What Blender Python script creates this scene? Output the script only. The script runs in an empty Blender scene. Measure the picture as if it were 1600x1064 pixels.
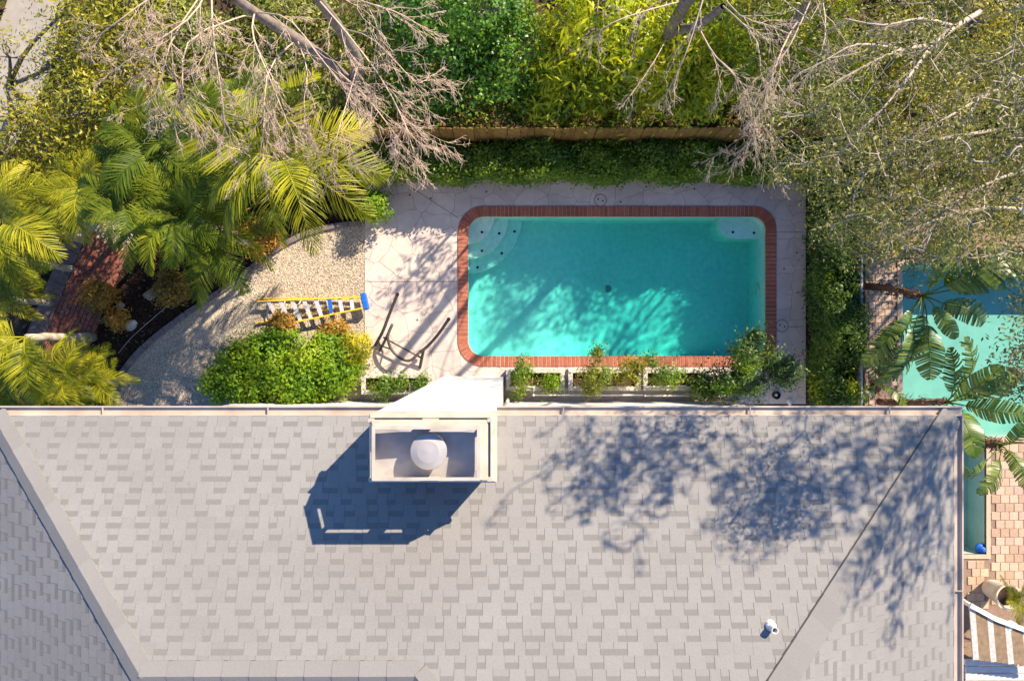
import bpy, bmesh, math, random
import numpy as np
from mathutils import Vector, Matrix
from mathutils.geometry import tessellate_polygon

random.seed(7)
RNG = np.random.default_rng(11)
scene = bpy.context.scene
COL = scene.collection

# ------------------------------------------------------------------ camera, sky, sun, exposure
FPX = 1066.67            # focal length in photo pixels (24 mm on 36 mm, 1600 px wide)
CAMH = 16.16             # drone height above the pool deck
cam_d = bpy.data.cameras.new("camera")
cam_d.lens = 24.0; cam_d.sensor_width = 36.0; cam_d.clip_start = 0.1; cam_d.clip_end = 3000
cam = bpy.data.objects.new("camera", cam_d); COL.objects.link(cam)
cam.location = (0, 0, CAMH); cam.rotation_euler = (0, 0, 0)
scene.camera = cam

SUN_EL = math.radians(35.0)
SUN_H = (0.687, 0.727)                     # horizontal direction towards the sun (x right, y up in the picture)
world = bpy.data.worlds.new("World"); scene.world = world; world.use_nodes = True
wn = world.node_tree; wn.nodes.clear()
w_out = wn.nodes.new("ShaderNodeOutputWorld"); w_bg = wn.nodes.new("ShaderNodeBackground")
w_sky = wn.nodes.new("ShaderNodeTexSky"); w_sky.sky_type = 'NISHITA'; w_sky.sun_disc = False
w_sky.sun_elevation = SUN_EL; w_sky.sun_rotation = math.atan2(SUN_H[0], SUN_H[1])
w_sky.air_density = 1.0; w_sky.dust_density = 0.1; w_sky.ozone_density = 10.0
w_bg.inputs["Strength"].default_value = 0.115
wn.links.new(w_sky.outputs[0], w_bg.inputs[0]); wn.links.new(w_bg.outputs[0], w_out.inputs[0])
sun_d = bpy.data.lights.new("sun", 'SUN'); sun_d.energy = 4.9; sun_d.angle = math.radians(0.53)
sun_d.color = (1.0, 0.85, 0.64)
sun = bpy.data.objects.new("sun", sun_d); COL.objects.link(sun)
_tosun = Vector((SUN_H[0]*math.cos(SUN_EL), SUN_H[1]*math.cos(SUN_EL), math.sin(SUN_EL)))
sun.rotation_euler = _tosun.to_track_quat('Z', 'Y').to_euler(); sun.location = (20, 20, 30)
scene.view_settings.view_transform = 'Standard'; scene.view_settings.look = 'None'
scene.view_settings.gamma = 1.0; scene.view_settings.use_curve_mapping = False
scene.view_settings.exposure = 1.22
TAN_EL = math.tan(SUN_EL)

# ------------------------------------------------------------------ helpers
def P(px, py, z=0.0):
    """photo pixel + height -> point in the place (camera looks straight down)"""
    k = (CAMH - z)/FPX
    return Vector(((px-800)*k, (532-py)*k, z))
def PX(px, z=0.0): return (px-800)*(CAMH-z)/FPX
def PY(py, z=0.0): return (532-py)*(CAMH-z)/FPX

def tag(o, label=None, cat=None, group=None, kind=None):
    if label: o["label"] = label
    if cat: o["category"] = cat
    if group: o["group"] = group
    if kind: o["kind"] = kind
    return o

def thing(name, label, cat, loc=(0,0,0), group=None):
    o = bpy.data.objects.new(name, None); COL.objects.link(o)
    o.empty_display_size = 0.2
    o.location = loc
    return tag(o, label, cat, group)

def link(name, me, parent=None, loc=(0,0,0), rot=None, label=None, cat=None, group=None, kind=None):
    o = bpy.data.objects.new(name, me); COL.objects.link(o)
    o.location = loc
    if rot is not None: o.rotation_euler = rot
    if parent is not None: o.parent = parent
    return tag(o, label, cat, group, kind)

def mesh_np(name, V, quads=None, tris=None, mats=(), midx=None, smooth=False, origin=None):
    V = np.asarray(V, dtype=np.float32).reshape(-1, 3)
    if origin is not None: V = V - np.asarray(origin, dtype=np.float32)
    q = np.zeros((0,4), np.int32) if quads is None else np.asarray(quads, np.int32).reshape(-1,4)
    t = np.zeros((0,3), np.int32) if tris is None else np.asarray(tris, np.int32).reshape(-1,3)
    me = bpy.data.meshes.new(name)
    me.vertices.add(len(V)); me.vertices.foreach_set("co", V.ravel())
    nl = q.size + t.size
    me.loops.add(nl); me.polygons.add(len(q)+len(t))
    me.loops.foreach_set("vertex_index", np.concatenate([q.ravel(), t.ravel()]).astype(np.int32))
    ls = np.concatenate([np.arange(len(q))*4, q.size + np.arange(len(t))*3]).astype(np.int32)
    me.polygons.foreach_set("loop_start", ls)
    if midx is not None: me.polygons.foreach_set("material_index", np.asarray(midx, np.int32))
    if smooth: me.polygons.foreach_set("use_smooth", np.ones(len(ls), bool))
    for m in mats: me.materials.append(m)
    me.update(calc_edges=True)
    return me

class MB:
    """collects faces in world (or local) coordinates and makes ONE mesh"""
    def __init__(s): s.v = []; s.f = []; s.m = []
    def poly(s, pts, mi=0):
        b = len(s.v); s.v += [tuple(p) for p in pts]; s.f.append(list(range(b, b+len(pts)))); s.m.append(mi)
    def box(s, x0, x1, y0, y1, z0, z1, mi=0, M=None):
        c = [(x0,y0,z0),(x1,y0,z0),(x1,y1,z0),(x0,y1,z0),(x0,y0,z1),(x1,y0,z1),(x1,y1,z1),(x0,y1,z1)]
        if M is not None: c = [tuple(M @ Vector(p)) for p in c]
        b = len(s.v); s.v += c
        for f in ((0,3,2,1),(4,5,6,7),(0,1,5,4),(1,2,6,5),(2,3,7,6),(3,0,4,7)):
            s.f.append([b+i for i in f]); s.m.append(mi)
    def prism(s, pts, z0, z1, mi=0, bottom=True):
        n = len(pts); b = len(s.v)
        s.v += [(p[0],p[1],z0) for p in pts] + [(p[0],p[1],z1) for p in pts]
        s.f.append([b+n+i for i in range(n)]); s.m.append(mi)
        if bottom: s.f.append([b+i for i in reversed(range(n))]); s.m.append(mi)
        for i in range(n):
            j = (i+1) % n; s.f.append([b+i, b+j, b+n+j, b+n+i]); s.m.append(mi)
    def bar(s, a, b_, w, h, mi=0, up=(0,0,1)):
        a = Vector(a); b_ = Vector(b_); d = (b_-a).normalized(); u = Vector(up)
        if abs(d.dot(u)) > .98: u = Vector((1,0,0))
        x = d.cross(u).normalized(); y = x.cross(d).normalized()
        c = []
        for e in (a, b_):
            for sx, sy in ((-1,-1),(1,-1),(1,1),(-1,1)): c.append(tuple(e + x*sx*w/2 + y*sy*h/2))
        k = len(s.v); s.v += c
        for f in ((0,3,2,1),(4,5,6,7),(0,1,5,4),(1,2,6,5),(2,3,7,6),(3,0,4,7)):
            s.f.append([k+i for i in f]); s.m.append(mi)
    def tube(s, pts, r, n=8, mi=0, caps=True):
        pts = [Vector(p) for p in pts]; rr = r if isinstance(r, (list,tuple)) else [r]*len(pts)
        rings = []; prev = None
        for i, p in enumerate(pts):
            d = (pts[min(i+1,len(pts)-1)] - pts[max(i-1,0)]).normalized()
            u = Vector((0,0,1)) if abs(d.z) < .95 else Vector((1,0,0))
            x = d.cross(u).normalized() if prev is None else (prev - d*prev.dot(d)).normalized()
            prev = x; y = d.cross(x)
            b = len(s.v)
            for k in range(n):
                a = 2*math.pi*k/n; s.v.append(tuple(p + (x*math.cos(a) + y*math.sin(a))*rr[i]))
            rings.append(b)
        for i in range(len(pts)-1):
            for k in range(n):
                k2 = (k+1) % n
                s.f.append([rings[i]+k, rings[i]+k2, rings[i+1]+k2, rings[i+1]+k]); s.m.append(mi)
        if caps:
            s.f.append([rings[0]+k for k in reversed(range(n))]); s.m.append(mi)
            s.f.append([rings[-1]+k for k in range(n)]); s.m.append(mi)
    def lathe(s, c, prof, n=24, mi=0):
        rings = []
        for r, z in prof:
            b = len(s.v); rings.append(b)
            for k in range(n):
                a = 2*math.pi*k/n; s.v.append((c[0]+r*math.cos(a), c[1]+r*math.sin(a), c[2]+z))
        for i in range(len(prof)-1):
            for k in range(n):
                k2 = (k+1) % n
                s.f.append([rings[i]+k, rings[i]+k2, rings[i+1]+k2, rings[i+1]+k]); s.m.append(mi)
        s.f.append([rings[-1]+k for k in range(n)]); s.m.append(mi)
        s.f.append([rings[0]+k for k in reversed(range(n))]); s.m.append(mi)
    def mesh(s, name, mats, origin=None, smooth=False, bevel=0):
        me = bpy.data.meshes.new(name)
        v = s.v
        if origin is not None: v = [(p[0]-origin[0], p[1]-origin[1], p[2]-origin[2]) for p in v]
        me.from_pydata(v, [], s.f)
        for m in (mats if isinstance(mats, (list,tuple)) else [mats]): me.materials.append(m)
        me.polygons.foreach_set("material_index", s.m)
        if bevel:
            bm = bmesh.new(); bm.from_mesh(me)
            bmesh.ops.bevel(bm, geom=list(bm.edges), offset=bevel, segments=1, affect='EDGES', clamp_overlap=True)
            bm.to_mesh(me); bm.free()
        if smooth: me.polygons.foreach_set("use_smooth", [True]*len(me.polygons))
        me.update()
        return me

# ------------------------------------------------------------------ materials
def new_mat(name):
    m = bpy.data.materials.new(name); m.use_nodes = True
    nt = m.node_tree; nt.nodes.clear()
    out = nt.nodes.new("ShaderNodeOutputMaterial"); bs = nt.nodes.new("ShaderNodeBsdfPrincipled")
    nt.links.new(bs.outputs[0], out.inputs[0])
    return m, nt, bs, out
def N(nt, t, **kw):
    n = nt.nodes.new(t)
    for k, v in kw.items(): setattr(n, k, v)
    return n
def ramp(nt, stops):
    r = nt.nodes.new("ShaderNodeValToRGB"); e = r.color_ramp.elements
    while len(e) > 1: e.remove(e[-1])
    e[0].position = stops[0][0]; e[0].color = (*stops[0][1], 1)
    for p, c in stops[1:]:
        k = e.new(p); k.color = (*c, 1)
    return r
def surf(name, c, c2=None, scale=6, rough=.8, detail=6, bump=.15, bscale=60, spec=.3, metal=0, big=None, contrast=(.3,.7), bdist=.01):
    """noise-mottled surface in place coordinates with fine relief"""
    m, nt, bs, out = new_mat(name)
    c2 = c2 or tuple(x*.72 for x in c)
    g = N(nt, "ShaderNodeNewGeometry")
    n1 = N(nt, "ShaderNodeTexNoise"); n1.inputs["Scale"].default_value = scale; n1.inputs["Detail"].default_value = detail
    nt.links.new(g.outputs["Position"], n1.inputs["Vector"])
    r = ramp(nt, [(contrast[0], c2), (contrast[1], c)]); nt.links.new(n1.outputs[0], r.inputs[0])
    col = r.outputs[0]
    if big:
        n3 = N(nt, "ShaderNodeTexNoise"); n3.inputs["Scale"].default_value = big[0]; n3.inputs["Detail"].default_value = 3
        nt.links.new(g.outputs["Position"], n3.inputs["Vector"])
        r3 = ramp(nt, [(.35, big[1]), (.65, (1,1,1))]); nt.links.new(n3.outputs[0], r3.inputs[0])
        mx = N(nt, "ShaderNodeMixRGB", blend_type='MULTIPLY'); mx.inputs[0].default_value = 1
        nt.links.new(col, mx.inputs[1]); nt.links.new(r3.outputs[0], mx.inputs[2]); col = mx.outputs[0]
    nt.links.new(col, bs.inputs["Base Color"])
    bs.inputs["Roughness"].default_value = rough; bs.inputs["Metallic"].default_value = metal
    bs.inputs["Specular IOR Level"].default_value = spec
    if bump:
        n2 = N(nt, "ShaderNodeTexNoise"); n2.inputs["Scale"].default_value = bscale; n2.inputs["Detail"].default_value = 4
        nt.links.new(g.outputs["Position"], n2.inputs["Vector"])
        b = N(nt, "ShaderNodeBump"); b.inputs["Strength"].default_value = bump; b.inputs["Distance"].default_value = bdist
        nt.links.new(n2.outputs[0], b.inputs["Height"]); nt.links.new(b.outputs[0], bs.inputs["Normal"])
    return m
def leafmat(name, cols, trans=.35, rough=.45, spec=.4, patch=(1.2, .55), objrand=0.0, tcol=None):
    """one tone per leaf, plus slow patches of older and younger growth; light comes through the blade"""
    m, nt, bs, out = new_mat(name)
    g = N(nt, "ShaderNodeNewGeometry")
    k = len(cols)
    r = ramp(nt, [(i/(k-1), c) for i, c in enumerate(cols)])
    n = N(nt, "ShaderNodeTexNoise"); n.inputs["Scale"].default_value = patch[0]; n.inputs["Detail"].default_value = 3
    nt.links.new(g.outputs["Position"], n.inputs["Vector"])
    mix = N(nt, "ShaderNodeMath", operation='MULTIPLY_ADD'); mix.inputs[1].default_value = 1-patch[1]
    nt.links.new(g.outputs["Random Per Island"], mix.inputs[0])
    ms = N(nt, "ShaderNodeMapRange"); ms.inputs[1].default_value = .3; ms.inputs[2].default_value = .7
    ms.inputs[3].default_value = 0; ms.inputs[4].default_value = patch[1]
    nt.links.new(n.outputs[0], ms.inputs[0]); nt.links.new(ms.outputs[0], mix.inputs[2])
    src = mix.outputs[0]
    if objrand:
        oi = N(nt, "ShaderNodeObjectInfo"); a = N(nt, "ShaderNodeMath", operation='MULTIPLY_ADD')
        a.inputs[1].default_value = objrand; nt.links.new(oi.outputs["Random"], a.inputs[0])
        b = N(nt, "ShaderNodeMath", operation='MULTIPLY'); b.inputs[1].default_value = 1-objrand
        nt.links.new(src, b.inputs[0]); nt.links.new(b.outputs[0], a.inputs[2]); src = a.outputs[0]
    nt.links.new(src, r.inputs[0])
    nt.links.new(r.outputs[0], bs.inputs["Base Color"])
    bs.inputs["Roughness"].default_value = rough; bs.inputs["Specular IOR Level"].default_value = spec
    tr = N(nt, "ShaderNodeBsdfTranslucent"); mx = N(nt, "ShaderNodeMixShader"); mx.inputs[0].default_value = trans
    tm = N(nt, "ShaderNodeMixRGB", blend_type='MULTIPLY'); tm.inputs[0].default_value = 1
    tm.inputs[2].default_value = (*(tcol or (1.5, 1.35, .5)), 1)
    nt.links.new(r.outputs[0], tm.inputs[1]); nt.links.new(tm.outputs[0], tr.inputs[0])
    nt.links.new(bs.outputs[0], mx.inputs[1]); nt.links.new(tr.outputs[0], mx.inputs[2])
    nt.links.new(mx.outputs[0], out.inputs[0])
    return m
def watermat(name, absorb, bump=.15, scale=3.0):
    m = bpy.data.materials.new(name); m.use_nodes = True; nt = m.node_tree; nt.nodes.clear()
    out = nt.nodes.new("ShaderNodeOutputMaterial")
    t = N(nt, "ShaderNodeBsdfTransparent"); t.inputs[0].default_value = (1,1,1,1)
    g = N(nt, "ShaderNodeBsdfGlossy"); g.inputs["Roughness"].default_value = .02; g.inputs[0].default_value = (1,1,1,1)
    f = N(nt, "ShaderNodeFresnel"); f.inputs[0].default_value = 1.33
    ge = N(nt, "ShaderNodeNewGeometry"); n = N(nt, "ShaderNodeTexNoise"); n.inputs["Scale"].default_value = scale; n.inputs["Detail"].default_value = 3
    nt.links.new(ge.outputs["Position"], n.inputs["Vector"])
    b = N(nt, "ShaderNodeBump"); b.inputs["Strength"].default_value = bump; b.inputs["Distance"].default_value = .02
    nt.links.new(n.outputs[0], b.inputs["Height"]); nt.links.new(b.outputs[0], g.inputs["Normal"]); nt.links.new(b.outputs[0], f.inputs["Normal"])
    mx = N(nt, "ShaderNodeMixShader")
    fr = N(nt, "ShaderNodeMath", operation='SUBTRACT'); fr.inputs[0].default_value = 1.0; nt.links.new(ge.outputs["Backfacing"], fr.inputs[1])
    fm = N(nt, "ShaderNodeMath", operation='MULTIPLY'); nt.links.new(fr.outputs[0], fm.inputs[0]); nt.links.new(f.outputs[0], fm.inputs[1])
    nt.links.new(fm.outputs[0], mx.inputs[0])
    nt.links.new(t.outputs[0], mx.inputs[1]); nt.links.new(g.outputs[0], mx.inputs[2]); nt.links.new(mx.outputs[0], out.inputs[0])
    va = N(nt, "ShaderNodeVolumeAbsorption"); d = max(absorb); va.inputs["Density"].default_value = d
    va.inputs["Color"].default_value = (1-absorb[0]/d, 1-absorb[1]/d, 1-absorb[2]/d, 1)
    nt.links.new(va.outputs[0], out.inputs["Volume"])
    return m

M = {}
M['soil'] = surf('soil', (.10,.065,.04), (.035,.022,.015), 4, .95, 8, .6, 30, .1, bdist=.04)
M['mulch'] = surf('mulch', (.045,.026,.018), (.012,.008,.007), 14, .95, 8, .8, 45, .1, bdist=.04)
M['deck'] = surf('deck_concrete', (.63,.535,.485), (.53,.45,.41), 5, .85, 7, .12, 80, .2, big=(.9,(.82,.80,.84)))
M['grout'] = surf('deck_grout', (.20,.16,.145), None, 20, .95)
M['gravel_bed'] = surf('gravel_bed', (.60,.52,.42), (.28,.23,.18), 60, .9, 4, .8, 90, .15, bdist=.02)
M['pebble'] = leafmat('pebble', [(.12,.10,.08),(.36,.30,.23),(.54,.46,.36),(.66,.57,.45)], trans=0.0, rough=.8, spec=.2, patch=(2,.15))
M['edging'] = surf('edging_block', (.20,.17,.17), (.11,.09,.10), 12, .9, 5, .4, 60)
M['brick'] = [surf('coping_brick_%d' % i, c, tuple(x*.75 for x in c), 18, .8, 6, .25, 90, .25) for i, c in enumerate([(.37,.115,.07),(.34,.105,.064),(.40,.13,.08),(.31,.095,.06)])]
M['mortar'] = surf('mortar', (.62,.48,.40), (.38,.30,.26), 30, .95)
M['pathbrick'] = [surf('path_brick_%d' % i, c, tuple(x*.7 for x in c), 18, .85, 6, .3, 90, .2) for i, c in enumerate([(.30,.10,.07),(.24,.085,.06),(.35,.13,.085),(.20,.09,.075)])]
M['plaster'] = surf('pool_plaster', (.72,.74,.70), (.58,.62,.59), 9, .7, 6, .1, 40, .2, big=(.6,(.88,.93,.9)))  # pebbly mottling that also imitates rippled light on the pool floor
M['plaster2'] = surf('darker_plaster', (.42,.46,.42), (.33,.38,.35), 2, .7, 6, .1, 40, .2)  # darker plaster tone for the neighbour's pool
M['pooltile'] = surf('waterline_tile', (.62,.66,.50), (.45,.52,.40), 12, .4)
M['water'] = watermat('pool_water', (.95,.115,.135), .2, 2.5)
M['water2'] = watermat('neighbour_water', (.36,.05,.085), .2, 2.5)
M['black'] = surf('black_plastic', (.015,.015,.015), None, 30, .5, bump=0)
M['white'] = surf('white_stucco', (.74,.735,.72), (.64,.63,.61), 5, .85, 7, .35, 120, .2, big=(1.1,(.90,.89,.87)))
M['whitemetal'] = surf('white_metal', (.62,.59,.55), (.70,.66,.60), 8, .5, 5, .05, 60, .4)
M['tanmetal'] = surf('tan_cap_metal', (.58,.515,.43), (.43,.37,.30), 5, .55, 6, .08, 30, .4, metal=.2)
M['panmetal'] = surf('galvanised_pan', (.55,.52,.50), (.38,.36,.36), 4, .5, 6, .06, 30, .5, metal=.4)
M['gutter'] = surf('gutter_paint', (.50,.42,.35), (.36,.285,.225), 3, .55, 7, .08, 40, .4)
M['shingle'] = [surf('shingle_%d' % i, c, tuple(x*.84 for x in c), 70, .95, 4, .6, 260, .12, bdist=.004, big=(.55,(.91,.90,.895))) for i, c in enumerate([(.262,.252,.243),(.258,.248,.239),(.252,.242,.233),(.267,.257,.248)])]
M['printband'] = surf('shingle_dark_band', (.190,.181,.173), (.165,.157,.15), 70, .95, 4, .6, 260, .12, bdist=.004)  # dark band printed on the shingle granules
M['hipcap'] = [surf('hip_cap_%d' % i, c, tuple(x*.86 for x in c), 70, .95, 4, .6, 260, .12, bdist=.004) for i, c in enumerate([(.226,.216,.207),(.219,.209,.20),(.233,.223,.214)])]
M['tar'] = surf('dark_seam', (.10,.09,.08), None, 30, .9)
M['fence'] = [surf('cedar_%d' % i, c, tuple(x*.6 for x in c), 9, .85, 7, .3, 50, .2) for i, c in enumerate([(.27,.155,.045),(.225,.13,.038),(.30,.18,.055)])]
M['vinyl'] = surf('shaded_vinyl', (.34,.35,.38), (.27,.28,.31), 5, .5, 4, .05)  # grey with shade put into it; the fence's own colour is unknown
M['barepale'] = surf('bare_bark', (.60,.455,.345), (.44,.32,.235), 9, .9, 5, .3, 60, .15)
M['bark'] = surf('grey_bark', (.28,.23,.20), (.14,.115,.10), 9, .95, 6, .5, 40, .1)
M['oakbark'] = surf('oak_bark', (.50,.42,.34), (.31,.25,.20), 10, .95, 6, .5, 40, .1)
M['palmtrunk'] = surf('palm_trunk', (.50,.46,.37), (.22,.19,.14), 7, .95, 6, .4, 30, .1)
M['deadsheath'] = surf('dead_sheath', (.23,.12,.075), (.10,.055,.04), 14, .95, 6, .5, 40, .1)
M['concrete'] = surf('driveway_concrete', (.36,.33,.29), (.29,.26,.23), 4, .9, 6, .15, 60, .2)
M['paver'] = [surf('paver_%d' % i, c, tuple(x*.8 for x in c), 16, .9, 6, .25, 70, .15) for i, c in enumerate([(.50,.35,.25),(.44,.30,.21),(.55,.40,.29),(.47,.34,.27)])]
M['paverbase'] = surf('paver_sand', (.28,.19,.14), (.2,.14,.10), 20, .95)
M['yellow'] = surf('yellow_fibreglass', (.78,.50,.02), (.66,.42,.02), 12, .5, 4, .1)
M['alu'] = surf('aluminium', (.72,.71,.70), (.52,.51,.50), 16, .4, 5, .1, 50, .5, metal=.35)
M['blue'] = surf('blue_plastic', (.015,.12,.50), (.01,.09,.40), 20, .45, 3, .05)
M['darkmetal'] = surf('dark_bronze_metal', (.075,.065,.065), (.045,.04,.04), 20, .5, 4, .05, 60, .4)
M['planterwood'] = surf('weathered_white_wood', (.56,.52,.48), (.36,.33,.30), 14, .9, 6, .3, 60, .15)
M['pvc'] = surf('white_pvc', (.82,.80,.76), None, 10, .4, 3, .03)
M['rock'] = surf('pale_rock', (.55,.52,.48), (.32,.29,.26), 9, .9, 7, .5, 20, .15, bdist=.03)
M['cream'] = surf('cream_glaze', (.62,.54,.42), (.46,.38,.28), 5, .6, 6, .15, 40)
M['brownboard'] = surf('brown_board', (.27,.19,.115), (.17,.115,.07), 10, .85, 7, .3, 60)
M['greydeck'] = surf('grey_boards', (.60,.58,.55), (.50,.48,.46), 8, .8, 6, .2, 60)
# foliage
M['l_hedge'] = leafmat('hedge_leaf', [(0.032,0.076,0.008),(0.087,0.172,0.014),(0.189,0.276,0.019),(0.362,0.414,0.032)], .32)
M['l_dark'] = leafmat('dark_hedge_leaf', [(0.017,0.041,0.007),(0.043,0.090,0.011),(0.094,0.166,0.015),(0.217,0.290,0.026)], .28)
M['l_bush'] = leafmat('glossy_bush_leaf', [(.03,.085,.005),(.085,.19,.008),(.19,.30,.010),(.33,.40,.025)], .30, .5, .25)
M['l_ficus'] = leafmat('dense_green_leaf', [(0.023,0.076,0.006),(0.065,0.179,0.013),(0.145,0.304,0.021),(0.290,0.442,0.037)], .30, .4, .5)
M['l_lime'] = leafmat('yellow_green_leaf', [(0.072,0.124,0.006),(0.217,0.304,0.008),(0.464,0.497,0.011),(0.720,0.662,0.021)], .40, .45, .4)
M['l_olive'] = leafmat('olive_leaf', [(.06,.078,.010),(.19,.20,.014),(.36,.33,.02),(.58,.48,.04)], .34)
M['l_oak'] = leafmat('oak_leaf', [(.04,.052,.014),(.11,.125,.030),(.22,.215,.05),(.40,.35,.09)], .28, .5, .4, tcol=(1.3,1.25,.7))
M['l_croton'] = leafmat('croton_leaf', [(.07,.07,.012),(.24,.16,.02),(.48,.25,.035),(.60,.33,.07)], .3)
M['l_palm'] = leafmat('palm_leaflet', [(.026,.055,.006),(.075,.125,.009),(.19,.235,.012),(.42,.41,.03)], .35, .55, .22, patch=(1.5,.35), objrand=.4)
M['l_palmy'] = leafmat('yellow_palm_leaflet', [(.06,.09,.008),(.17,.205,.010),(.40,.39,.018),(.62,.52,.06)], .35, .5, .3, patch=(1.5,.35), objrand=.3)
M['l_banana'] = leafmat('broad_leaf', [(.025,.06,.010),(.06,.12,.016),(.13,.19,.022),(.28,.31,.06)], .35, .35, .5, patch=(2,.4))
M['l_dry'] = leafmat('dry_litter', [(.06,.035,.02),(.16,.10,.05),(.28,.19,.11),(.38,.30,.2)], .1, .8, .2, tcol=(1.2,1.,.6))

# ------------------------------------------------------------------ foliage / branch generators
def unit(a): return a/np.maximum(np.linalg.norm(a, axis=-1, keepdims=True), 1e-9)
def leaves(C, Nrm, L, W, rng, fold=.18, droop=.0, jitter=.6, along=None):
    """leaf blades: 4 corners each (stem, left, tip, right), folded along the midrib"""
    n = len(C)
    nn = unit(Nrm + rng.normal(0, jitter, (n,3)))
    t = rng.normal(0, 1, (n,3)) if along is None else along + rng.normal(0, .35, (n,3))
    a = unit(t - nn*np.sum(t*nn, 1, keepdims=True)); w = np.cross(nn, a)
    ll = (L*rng.uniform(.65, 1.3, n))[:,None]; ww = (W*rng.uniform(.7, 1.25, n))[:,None]
    V = np.empty((n,4,3))
    V[:,0] = C - a*ll*.5
    V[:,1] = C + w*ww*.5 + nn*ww*fold
    V[:,2] = C + a*ll*.5 - np.array([0,0,1])*ll*droop
    V[:,3] = C - w*ww*.5 + nn*ww*fold
    return V.reshape(-1,3), np.arange(4*n).reshape(n,4)
def leafmesh(name, C, Nrm, L, W, mat, rng=RNG, origin=None, **kw):
    V, Q = leaves(C, Nrm, L, W, rng, **kw)
    return mesh_np(name, V, quads=Q, mats=[mat], origin=origin)
def lobe_points(lobes, per, spread, rng, shell=.55, zmin=.05):
    """clumps of leaves filling the outer part of a set of lobes; returns leaf centres, normals, clump centres"""
    C = []; Nn = []; K = []
    for (c, r, k) in lobes:
        d = unit(rng.normal(0, 1, (k,3))); rad = rng.uniform(shell, 1.08, k)[:,None]
        cc = np.array(c) + d*np.array(r)*rad
        cc[:,2] = np.maximum(cc[:,2], zmin+.05)
        K.append(cc)
        m = rng.poisson(per, k) + 3
        idx = np.repeat(np.arange(k), m)
        off = rng.normal(0, 1, (len(idx),3))*spread*rng.uniform(.6, 1.3, k)[idx][:,None]
        off[:,2] *= .7
        p = cc[idx] + off
        p[:,2] = np.maximum(p[:,2], zmin)
        C.append(p); Nn.append(unit(d[idx]*.7 + off/spread*.25) + np.array([0,0,.75]))
    return np.concatenate(C), np.concatenate(Nn), np.concatenate(K)
class Tubes:
    """many tapering polylines -> one mesh, vectorised by point count"""
    def __init__(s): s.g = {}
    def add(s, pts, rad, n=5):
        pts = np.asarray(pts, float); s.g.setdefault((len(pts), n), []).append((pts, np.asarray(rad, float)))
    def mesh(s, name, mat, origin=None):
        VV = []; QQ = []; base = 0
        for (k, n), lst in s.g.items():
            Pp = np.stack([a for a, _ in lst]); R = np.stack([b for _, b in lst]); B = len(lst)
            d = np.empty_like(Pp); d[:,1:-1] = Pp[:,2:]-Pp[:,:-2]; d[:,0] = Pp[:,1]-Pp[:,0]; d[:,-1] = Pp[:,-1]-Pp[:,-2]
            d = unit(d)
            ref = np.zeros_like(d); ref[...,0] = .31; ref[...,1] = .57; ref[...,2] = .76
            dm = unit(Pp[:,-1]-Pp[:,0])[:,None,:]
            alt = np.abs(np.sum(dm*ref[:,:1], -1, keepdims=True)) > .9
            ref = np.where(alt, np.array([.9,-.4,.1]), ref)
            x = unit(np.cross(d, ref)); y = np.cross(d, x)
            a = 2*np.pi*np.arange(n)/n
            V = Pp[:,:,None,:] + R[:,:,None,None]*(x[:,:,None,:]*np.cos(a)[None,None,:,None] + y[:,:,None,:]*np.sin(a)[None,None,:,None])
            V = V.reshape(-1,3)
            i = np.arange(B)[:,None,None]*k*n + np.arange(k-1)[None,:,None]*n; j = np.arange(n)[None,None,:]; j2 = (j+1) % n
            Q = np.stack([i+j, i+j2, i+n+j2, i+n+j], -1).reshape(-1,4)
            VV.append(V); QQ.append(Q+base); base += len(V)
        return mesh_np(name, np.concatenate(VV), quads=np.concatenate(QQ), mats=[mat], smooth=True, origin=origin)
def wander(p, d, L, n, rng, bend=.18, grav=0.0):
    p = np.array(p, float); d = np.array(d, float); d /= np.linalg.norm(d); out = [p.copy()]
    for i in range(n):
        d = d + rng.normal(0, bend, 3) + np.array([0,0,grav]); d /= np.linalg.norm(d)
        p = p + d*L/n; out.append(p.copy())
    return np.array(out)
def twigs(tb, line, r0, r1, level, rng, count, Lf, bias=None, grav=-.03, ends=None, minr=.0034, ang=(.30,.85)):
    """side shoots along a branch, each with its own shoots"""
    n = len(line)
    seg = line[-1]-line[0]; tot = np.sum(np.linalg.norm(np.diff(line, axis=0), axis=1))
    for k in range(count):
        t = rng.uniform(.12, 1.0)**.8*(n-1); i = min(int(t), n-2); f = t-i
        p = line[i]*(1-f)+line[i+1]*f; d = line[i+1]-line[i]; d = d/np.linalg.norm(d)
        q = rng.normal(0, 1, 3); q -= d*q.dot(d); q /= np.linalg.norm(q)
        a = rng.uniform(*ang); dd = d*math.cos(a) + q*math.sin(a)
        if bias is not None: dd = dd + bias
        L = tot*Lf*rng.uniform(.45, 1.0)*(1-.35*t/(n-1))
        rr = max((r0+(r1-r0)*t/(n-1))*.55, minr)
        m = 4 if level > 0 else 3
        ln = wander(p, dd, L, m, rng, .20, grav)
        tb.add(ln, np.linspace(rr, max(rr*.35, minr*.6), m+1), 4 if rr > .012 else 3)
        if ends is not None and level <= 1: ends.append(ln[-1]); 
        if level > 0: twigs(tb, ln, rr, rr*.4, level-1, rng, max(3, int(count*.6)), .58, bias, grav, ends, minr, ang)

def bez(pts, n):
    """smooth polyline through given points"""
    pts = np.array([tuple(p) for p in pts], float); m = len(pts); out = []
    for s in np.linspace(0, m-1, n):
        i = min(int(s), m-2); f = s-i
        p0 = pts[max(i-1,0)]; p1 = pts[i]; p2 = pts[i+1]; p3 = pts[min(i+2,m-1)]
        out.append(.5*((2*p1)+(-p0+p2)*f+(2*p0-5*p1+4*p2-p3)*f*f+(-p0+3*p1-3*p2+p3)*f**3))
    return np.array(out)

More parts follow.
